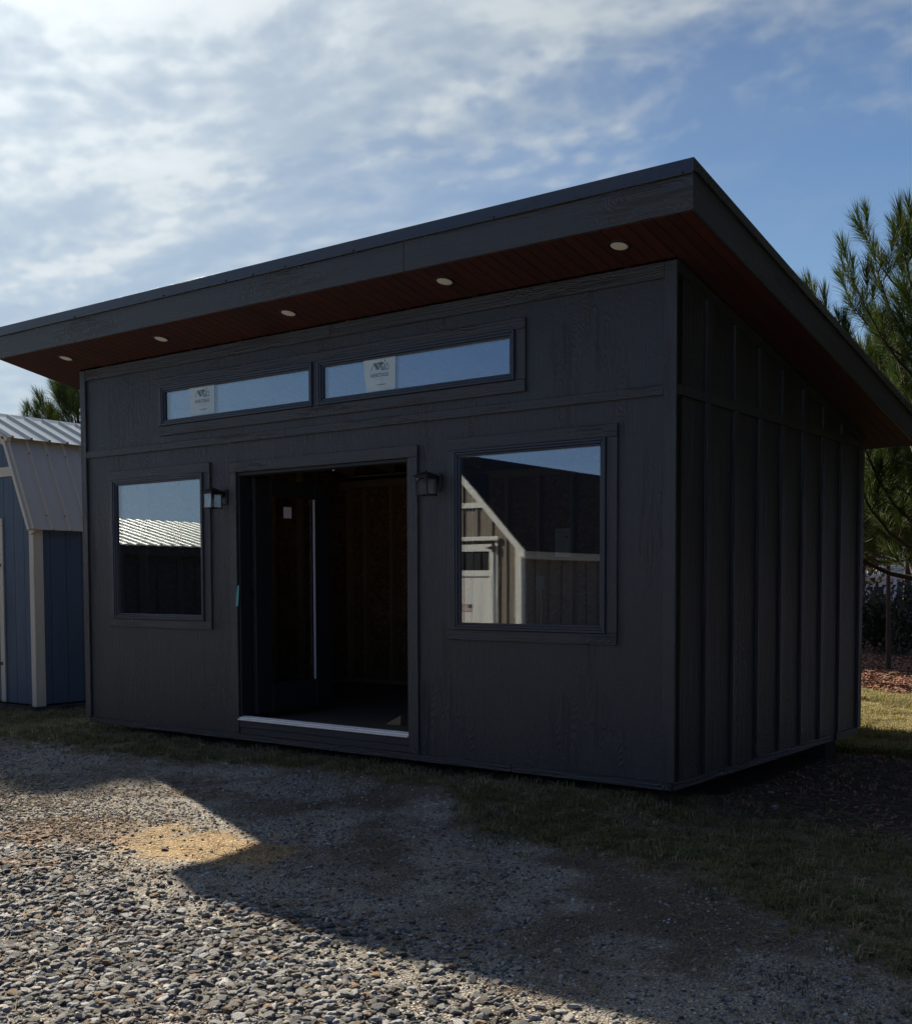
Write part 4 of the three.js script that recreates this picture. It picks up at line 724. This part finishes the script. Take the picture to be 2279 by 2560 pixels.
// far house with a railed balcony
{
  const [hx, hz] = depthAt(2255, 49), H = thing('white_house', 'far white two-storey house with a railed balcony behind the trees', 'house', [hx, -.6, hz], 35.54 * Math.PI / 180);
  const wall = std({ color: lin(.62, .6, .55), roughness: .8 });
  part('wall', bx(-2.2, 3.6, 0, 2.1, -.15, 0, 'y'), wall, H); part('wall', bx(-2.2, 3.6, 2.25, 5.2, -1.9, -1.7, 'y'), wall, H, 'set-back upper wall'); part('wall', bx(3.4, 3.6, 0, 5.2, -6, -1.91, 'y'), wall, H); part('wall', bx(-2.2, -2.0, 0, 5.2, -6, -1.91, 'y'), wall, H);
  part('balcony_floor', bx(-2.3, 3.7, 2.1, 2.24, -1.69, .15, 'x'), M.white, H);
  part('roof', [prism([[-6.4, 5.2], [-.6, 5.2], [-3.5, 7.2]], 6.6).rotateY(Math.PI / 2).translate(-2.5, 0, -7.4)].map((g) => uvBox(g)), M.brownRoof, H);
  const bal = []; for (let x = -2.25; x < 3.7; x += .13) bal.push(bx(x, x + .045, 2.30, 3.0, .08, .125, 'y')); const rl = part('railing', [bx(-2.3, 3.7, 3.0, 3.08, .06, .14, 'x'), bx(-2.3, 3.7, 2.25, 2.30, .075, .13, 'x')], M.white, H); const bm = part('balusters', bal, M.white, rl); bm.userData.kind = 'stuff';
  for (const x of [-2.0, -.45, .55, 2.0, 3.4]) part('post', bx(x, x + .14, 0, 2.1, .02, .14, 'y'), M.white, H);
  for (const [x, w] of [[-1.35, .55], [.72, .7], [2.4, .8]]) { const f = part('window', [bx(x, x + w, .75, .80, .001, .05, 'x'), bx(x, x + w, 1.75, 1.80, .001, .05, 'x'), bx(x, x + .05, .801, 1.749, .001, .05, 'y'), bx(x + w - .05, x + w, .801, 1.749, .001, .05, 'y')], M.white, H); part('pane', bx(x + .05, x + w - .05, .801, 1.749, .002, .012, 'y'), M.blackMetal, f); }
  part('door', bx(-.35, .35, .02, 1.95, .001, .03, 'y'), M.darkTrim, H);
}
// fallen branches on the litter
[[2195, 16.5, .55, .5, 'pale crooked fallen branch lying on the leaf litter, the longer one'], [2222, 17.5, .4, -.3, 'short grey fallen branch on the litter behind the longer one'], [2240, 15, .35, 1.1, 'thin fallen twig lying nearest the sunlit grass']].forEach(([px, D, L, a, lb], i) => {
  const [x, z] = depthAt(px, D), r = rng(200 + i), pts = [], rad = []; for (let k = 0; k <= 6; k++) { const f = k / 6 - .5; pts.push(V3(x + Math.cos(a) * L * f + (r() - .5) * .05, groundY(x, z) + .03 + .02 * Math.sin(k * 1.7) + .012 * k, z - Math.sin(a) * L * f + (r() - .5) * .05)); rad.push(mix(.011, .004, k / 6)); }
  const b = pts[3].clone(), T = thing('fallen_branch', lb, 'branch', [0, 0, 0], 0, 'fallen branches on the litter'); part('stem', tube(pts, rad, 7), std({ color: lin(.30, .22, .16), roughness: .9 }), T); part('side_twig', tube([b, b.clone().add(V3(.08, .05, .04)), b.clone().add(V3(.15, .04, .08))], [.006, .005, .003], 6), std({ color: lin(.28, .2, .15), roughness: .9 }), T);
});

// ------------------------------------------------------------------ stones, grass and litter
const view = new THREE.Frustum().setFromProjectionMatrix(new THREE.Matrix4().multiplyMatrices(new THREE.PerspectiveCamera(66, 1.05, .1, 400).projectionMatrix, (() => { const c = new THREE.Object3D(); c.position.copy(camera.position); c.rotation.order = 'YXZ'; c.rotation.set(-.14, .62 + .04, 0); c.updateMatrixWorld(true); return c.matrixWorld.clone().invert(); })()));
const tmp = V3(0, 0, 0), inView = (x, y, z) => view.containsPoint(tmp.set(x, y, z));
function stoneGeo(seed, flatness, detail = 1) {
  const r = rng(seed), g = new THREE.IcosahedronGeometry(1, detail), p = g.attributes.position, planes = [];
  for (let k = 0; k < 12; k++) { const a = r() * 6.28, u = r() * 2 - 1, s = Math.sqrt(1 - u * u); planes.push([V3(Math.cos(a) * s, u, Math.sin(a) * s), .46 + .34 * r()]); }
  for (let i = 0; i < p.count; i++) { tmp.fromBufferAttribute(p, i); let k = 1; for (const [n, d] of planes) { const q = tmp.dot(n); if (q > d) k = Math.min(k, d / q); } tmp.multiplyScalar(k); p.setXYZ(i, tmp.x, tmp.y * flatness, tmp.z * (.72 + .15 * Math.sin(seed))); }
  const h = g.index ? g.toNonIndexed() : g; h.computeVertexNormals(); return uvBox(h);
}
const STONES = [1, 2, 3, 4, 5, 6].map((s) => stoneGeo(s * 7, .36 + .06 * (s % 3), 2));
const PEBBLES = [1, 2, 3].map((s) => stoneGeo(s * 13, .5, 1));
function stoneColour(r, warm, sandy = 0) { const v = (.16 + .58 * Math.pow(r(), 1.6)) * (r() < .2 ? .5 : 1), t = r(); let c = t < .55 ? [v * 1.01, v, v * .97] : t < .85 ? [v * 1.06, v * .98, v * .86] : [v * 1.35, v * 1.32, v * 1.27]; if (r() < warm) { const w = .2 + .16 * r(); c = [w * 1.35, w * .9, w * .56]; } if (r() < sandy) c = [.40, .28, .15]; return lin(...c); }
function placeStone(x, z, s, r, sink) { const e = new THREE.Euler((r() - .5) * .7, r() * 6.283, (r() - .5) * .7); return new THREE.Matrix4().compose(V3(x, groundY(x, z) + s * (.3 - sink), z), new THREE.Quaternion().setFromEuler(e), V3(s, s * (.8 + .5 * r()), s * (.8 + .4 * r()))); }
{
  const r = rng(555), coarse = STONES.map(() => []), fine = PEBBLES.map(() => []);
  const coarseAt = (x, z) => {                                            // share of loose coarse stone
    const heap = sstep(2.45, 2.75, z + .12 * (x + 1.5) + .5 * gnoise(x, z, 1.6)) * sstep(1.6, -.4, x - (z - 2.9) * 1.6);
    const left = sstep(1.6, 2.0, z) * sstep(-1.9, -2.5, x + .5 * gnoise(x, z, 2)), rightTail = .32 * sstep(2.6, 3.2, z);
    return clamp(Math.max(heap, left * .8, rightTail));
  };
  for (let i = 0; i < 100000; i++) {
    const x = -6 + 8.5 * r(), z = .6 + 4.0 * r(); if (!inView(x, -.3, z)) continue;
    const c = cover(x, z); if (c.gravel < .5) continue;
    const k = coarseAt(x, z) * (1 - c.sand * .97) * (1 - .72 * sstep(.5, .62, fbm(x * 2.2 + 9, z * 2.2, 4))); if (r() > k) continue;
    const s = (.0085 + .030 * Math.pow(r(), 2.4)) * mix(.55, 1, sstep(2.0, 2.9, z)); coarse[Math.floor(r() * 6)].push({ m: placeStone(x, z, s, r, .1), c: stoneColour(r, .02 + .5 * c.rust + .05 + .26 * sstep(3.0, 2.2, z), c.sand) });
  }
  for (let i = 0; i < 210000; i++) {
    const x = -7 + 10.5 * r(), z = -.9 + 5.2 * r(); if (!inView(x, -.3, z)) continue;
    const c = cover(x, z); let k = c.gravel * (1 - c.sand * .9); k = Math.max(k, c.rock * .8, c.dirt * .05); k *= .35 + .65 * sstep(.34, .6, fbm(x * 1.7 + 50, z * 1.7 + 20, 3)); if (r() > k) continue;
    const s = r() < .10 ? .006 + .012 * r() : .0026 + .0115 * Math.pow(r(), 3.6); if (r() < .62 * sstep(.42, .56, fbm(x * 1.7 + 11, z * 1.7 + 71, 5)) * sstep(2.9, 1.7, z - .35 * x)) continue;
    fine[Math.floor(r() * 3)].push({ m: placeStone(x, z, s, r, .15), c: stoneColour(r, .05 + .5 * c.rust + .18 * sstep(2.8, 2.2, z) * sstep(-.6, -1.4, x), c.sand * .8) });
  }
  const G = thing('loose_gravel', 'loose grey gravel stones spread over the yard and heaped at lower left', 'gravel'); G.userData.kind = 'stuff';
  coarse.forEach((l, i) => instanced('coarse_stones', STONES[i], M.stone, l, G, 'stuff')); fine.forEach((l, i) => instanced('fine_stones', PEBBLES[i], M.stone, l, G, 'stuff'));
  // single stones that stand out
  const dark = [.10, .095, .088], pale = [.55, .54, .52];
  const single = [[-2.62, 1.76, .034, dark, 'dark rounded stone near the tip of the sunlit gravel, behind the sand patch'], [-2.30, 2.42, .032, dark, 'dark stone left of the sand patch on sunlit gravel'], [-2.03, 2.22, .036, [.2, .16, .12], 'brown stone lying alone on the yellow sand patch'], [-2.18, 1.65, .022, pale, 'small pale stone behind the sand patch'], [-1.64, 2.34, .02, pale, 'white pebble at the front edge of the sand patch'],
    [1.19, 2.57, .034, pale, 'largest pale stone on the shaded gravel at lower right'], [1.19, 2.85, .022, pale, 'white pebble just inside the shadow edge at lower right'], [1.33, 1.93, .018, pale, 'white pebble between gravel and turf at right'], [.69, 2.32, .022, pale, 'pale pebble left of the largest pale stone'], [1.63, 1.72, .024, pale, 'pale stone at the turf edge on the far right'], [1.5, 2.41, .024, pale, 'pale flat stone right of the largest pale stone'], [.85, 2.47, .028, [.33, .33, .32], 'grey flat stone on shaded gravel, mid right'],
    [.13, -1.22, .040, pale, 'pale stone on bare dirt beside the side wall, the farther one'], [.37, -.72, .040, pale, 'pale stone on bare dirt beside the side wall, the nearer one'], [.32, 2.25, .045, [.27, .27, .27], 'grey stone half buried in the shaded gravel'], [-.21, 1.37, .028, [.42, .42, .40], 'light grey stone just in front of the turf edge'], [.66, 1.76, .024, pale, 'pale flake on the gravel in front of the corner'], [1.79, 1.98, .026, pale, 'pale stone at the right picture edge near the turf'], [2.06, 2.3, .03, [.36, .36, .35], 'grey stone at the lower right picture edge'], [-.28, 2.48, .034, [.36, .33, .29], 'grey brown stone beside the shadow edge']];
  single.forEach(([x, z, s, c, lb], i) => { const m = new THREE.Mesh(STONES[i % 6], std({ color: lin(...c), roughness: .85, bumpMap: groundBump, bumpScale: .003 })); m.name = numbered('stone'); m.castShadow = m.receiveShadow = true; m.position.set(x, groundY(x, z) + s * .10, z); m.rotation.set(.3 * Math.sin(i * 5), i * 1.7, .3 * Math.cos(i * 3)); m.scale.set(s * 1.1, s * .95, s); scene.add(m); tag(m, lb, 'stone', 'single stones lying on the yard'); });
}
function tuftGeo(seed, n, h, spread, wid) {
  const r = rng(seed), pos = [], nr = [], tri = (a, b, c) => { const q = new THREE.Vector3().crossVectors(b.clone().sub(a), c.clone().sub(a)).normalize(); for (const p of [a, b, c]) { pos.push(p.x, p.y, p.z); nr.push(q.x, q.y, q.z); } };
  for (let i = 0; i < n; i++) { const a = r() * 6.283, d = V3(Math.cos(a), 0, Math.sin(a)), L = h * (.45 + .6 * r()), b = V3((r() - .5) * spread, 0, (r() - .5) * spread), lean = .25 + .9 * r(), m = b.clone().addScaledVector(d, L * .3 * lean); m.y = L * .62; const e = b.clone().addScaledVector(d, L * lean); e.y = L * (1 - .4 * lean); const s = V3(-d.z, 0, d.x).multiplyScalar(wid); tri(b.clone().sub(s), b.clone().add(s), m.clone().addScaledVector(s, .7)); tri(b.clone().sub(s), m.clone().addScaledVector(s, .7), m.clone().addScaledVector(s, -.7)); tri(m.clone().addScaledVector(s, -.7), m.clone().addScaledVector(s, .7), e); }
  const g = new THREE.BufferGeometry(); g.setAttribute('position', new THREE.Float32BufferAttribute(pos, 3)); g.setAttribute('normal', new THREE.Float32BufferAttribute(nr, 3)); return g;
}
{
  const r = rng(888), T = [tuftGeo(1, 10, .065, .06, .0030), tuftGeo(2, 12, .05, .07, .0028), tuftGeo(3, 9, .085, .06, .0032)], near = T.map(() => []), far = T.map(() => []);
  const put = (l, x, z, s, dry) => { const v = .55 + .9 * r() * r(), d = r() < dry ? 1 : 0, c = l === far ? (d ? [.55 * v, .42 * v, .16 * v] : [.30 * v, .29 * v, .06 * v]) : d ? [.42 * v, .33 * v, .18 * v] : [.19 * v, .205 * v, .06 * v]; l[Math.floor(r() * 3)].push({ m: new THREE.Matrix4().compose(V3(x, groundY(x, z) - .004, z), new THREE.Quaternion().setFromAxisAngle(UP, r() * 6.283), V3(s, s * (.7 + .6 * r()), s)), c: lin(...c) }); };
  for (let i = 0; i < 120000; i++) {
    const x = -11 + 14.5 * r(), z = -4.2 + 6.8 * r(); if (!inView(x, -.2, z)) continue; if (x > XL && x < -.1 && z < -.12 && z > -3.3) continue; if (x < -8.7 && x > -11 && z < -1.2) continue;
    const c = cover(x, z), patch = sstep(.30, .55, fbm(x * 2.6 + 31, z * 2.6 + 5, 4)); let k = (1 - c.gravel) * (1 - c.dirt * .94) * (1 - c.rock) * (.22 + .78 * patch); k = Math.max(k, .045 * c.gravel * sstep(.5, .62, fbm(x * 2 + 7, z * 2 + 90, 3))); if (r() > k) continue;
    put(near, x, z, (.45 + .6 * r()) * mix(1, .7, c.gravel), .36 + .3 * (1 - patch));
  }
  for (let i = 0; i < 60000; i++) { const D = 9.6 + 8 * Math.pow(r(), 1.3), [x, z] = depthAt(2040 + 330 * r(), D); if (z > -3.6 || (z > -5.6 && x < -.7 - .0)) continue; const c = cover(x, z); if (r() > (1 - c.litter) * (.12 + .88 * sstep(.4, .55, fbm(x * 2.4, z * 2.4 + 44, 4)))) continue; put(far, x, z, .9 + .7 * r(), .5); }
  const G = thing('lawn_grass', 'short patchy olive turf along the shed fronts and beyond the right rear corner', 'grass'); G.userData.kind = 'stuff';
  near.forEach((l, i) => instanced('grass_tufts', T[i], M.grass, l, G, 'stuff')); far.forEach((l, i) => instanced('grass_tufts', T[i], M.grass, l, G, 'stuff'));
  // weeds that stand out
  const W = [[-.9, .62, 'pale leafy weed at the turf edge in front of the right window', .09], [-.58, 1.05, 'dark green weed clump on gravel in front of the right window', .08], [.88, .32, 'bright green grass clump right of the shed corner', .10], [.86, 1.28, 'dark low weed mat at the turf edge, lower right', .10], [1.34, 2.09, 'dry brown grass clump on the shaded gravel', .09], [1.61, 2.11, 'reddish dry weed patch on the gravel at far right', .10]];
  W.forEach(([x, z, lb, s], i) => { const col = [[.16, .19, .15], [.045, .075, .025], [.12, .17, .03], [.04, .06, .02], [.19, .14, .08], [.12, .075, .05]][i]; const m = new THREE.Mesh(tuftGeo(40 + i, 60, s * .6, s * 2.4, .0026), new THREE.MeshPhysicalMaterial({ color: lin(...col), roughness: .8, transmission: .3, thickness: 0, side: THREE.DoubleSide })); m.name = numbered('weed'); m.position.set(x, groundY(x, z) - .004, z); m.castShadow = m.receiveShadow = true; scene.add(m); tag(m, lb, 'weed', 'weeds in the yard'); });
  // straw, dead needles and leaf litter
  const stick = new THREE.BoxGeometry(1, .03, .045), L1 = [], leaf = new THREE.BufferGeometry(); leaf.setAttribute('position', new THREE.Float32BufferAttribute([-.5, 0, 0, 0, .12, .28, .5, .05, 0, -.5, 0, 0, .5, .05, 0, 0, .1, -.28], 3)); leaf.computeVertexNormals(); const L2 = [];
  for (let i = 0; i < 30000; i++) { const x = -6.5 + 9.5 * r(), z = -1.5 + 5.5 * r(); if (!inView(x, -.3, z) || (x < -.05 && z < .05)) continue; const c = cover(x, z), k = .16 + .8 * sstep(.46, .62, fbm(x * 1.8 + 61, z * 1.8 + 13, 3)) + .6 * c.dirt; if (r() > k) continue; const s = .03 + .07 * r(), v = .6 + .7 * r(); L1.push({ m: new THREE.Matrix4().compose(V3(x, groundY(x, z) + .006 + .008 * r(), z), new THREE.Quaternion().setFromEuler(new THREE.Euler((r() - .5) * .3, r() * 6.283, (r() - .5) * .4)), V3(s, s * .9, s * .6)), c: lin(.24 * v, .165 * v, .095 * v) }); }
  for (let i = 0; i < 26000; i++) { const far2 = r() < .75, D = 13 + 22 * Math.pow(r(), 1.5); let x, z; if (far2) [x, z] = depthAt(2080 + 300 * r(), D); else { x = -.1 + 3 * r(); z = -4 + 4 * r(); } const c = cover(x, z); if (r() > (far2 ? c.litter : c.dirt * .6)) continue; const s = (far2 ? .07 : .03) * (.6 + .8 * r()), v = .6 + .8 * r(); L2.push({ m: new THREE.Matrix4().compose(V3(x, groundY(x, z) + .01, z), new THREE.Quaternion().setFromEuler(new THREE.Euler((r() - .5) * 1.1, r() * 6.28, (r() - .5) * 1.1)), V3(s, s, s)), c: lin(.30 * v, .14 * v, .085 * v) }); }
  const LG = thing('leaf_litter', 'brown fallen needles, straw bits and dead leaves over dirt and gravel', 'litter'); LG.userData.kind = 'stuff';
  instanced('straw_bits', stick, M.straw, L1, LG, 'stuff'); instanced('dead_leaves', leaf, M.straw, L2, LG, 'stuff');
}

renderer.render(scene, camera);
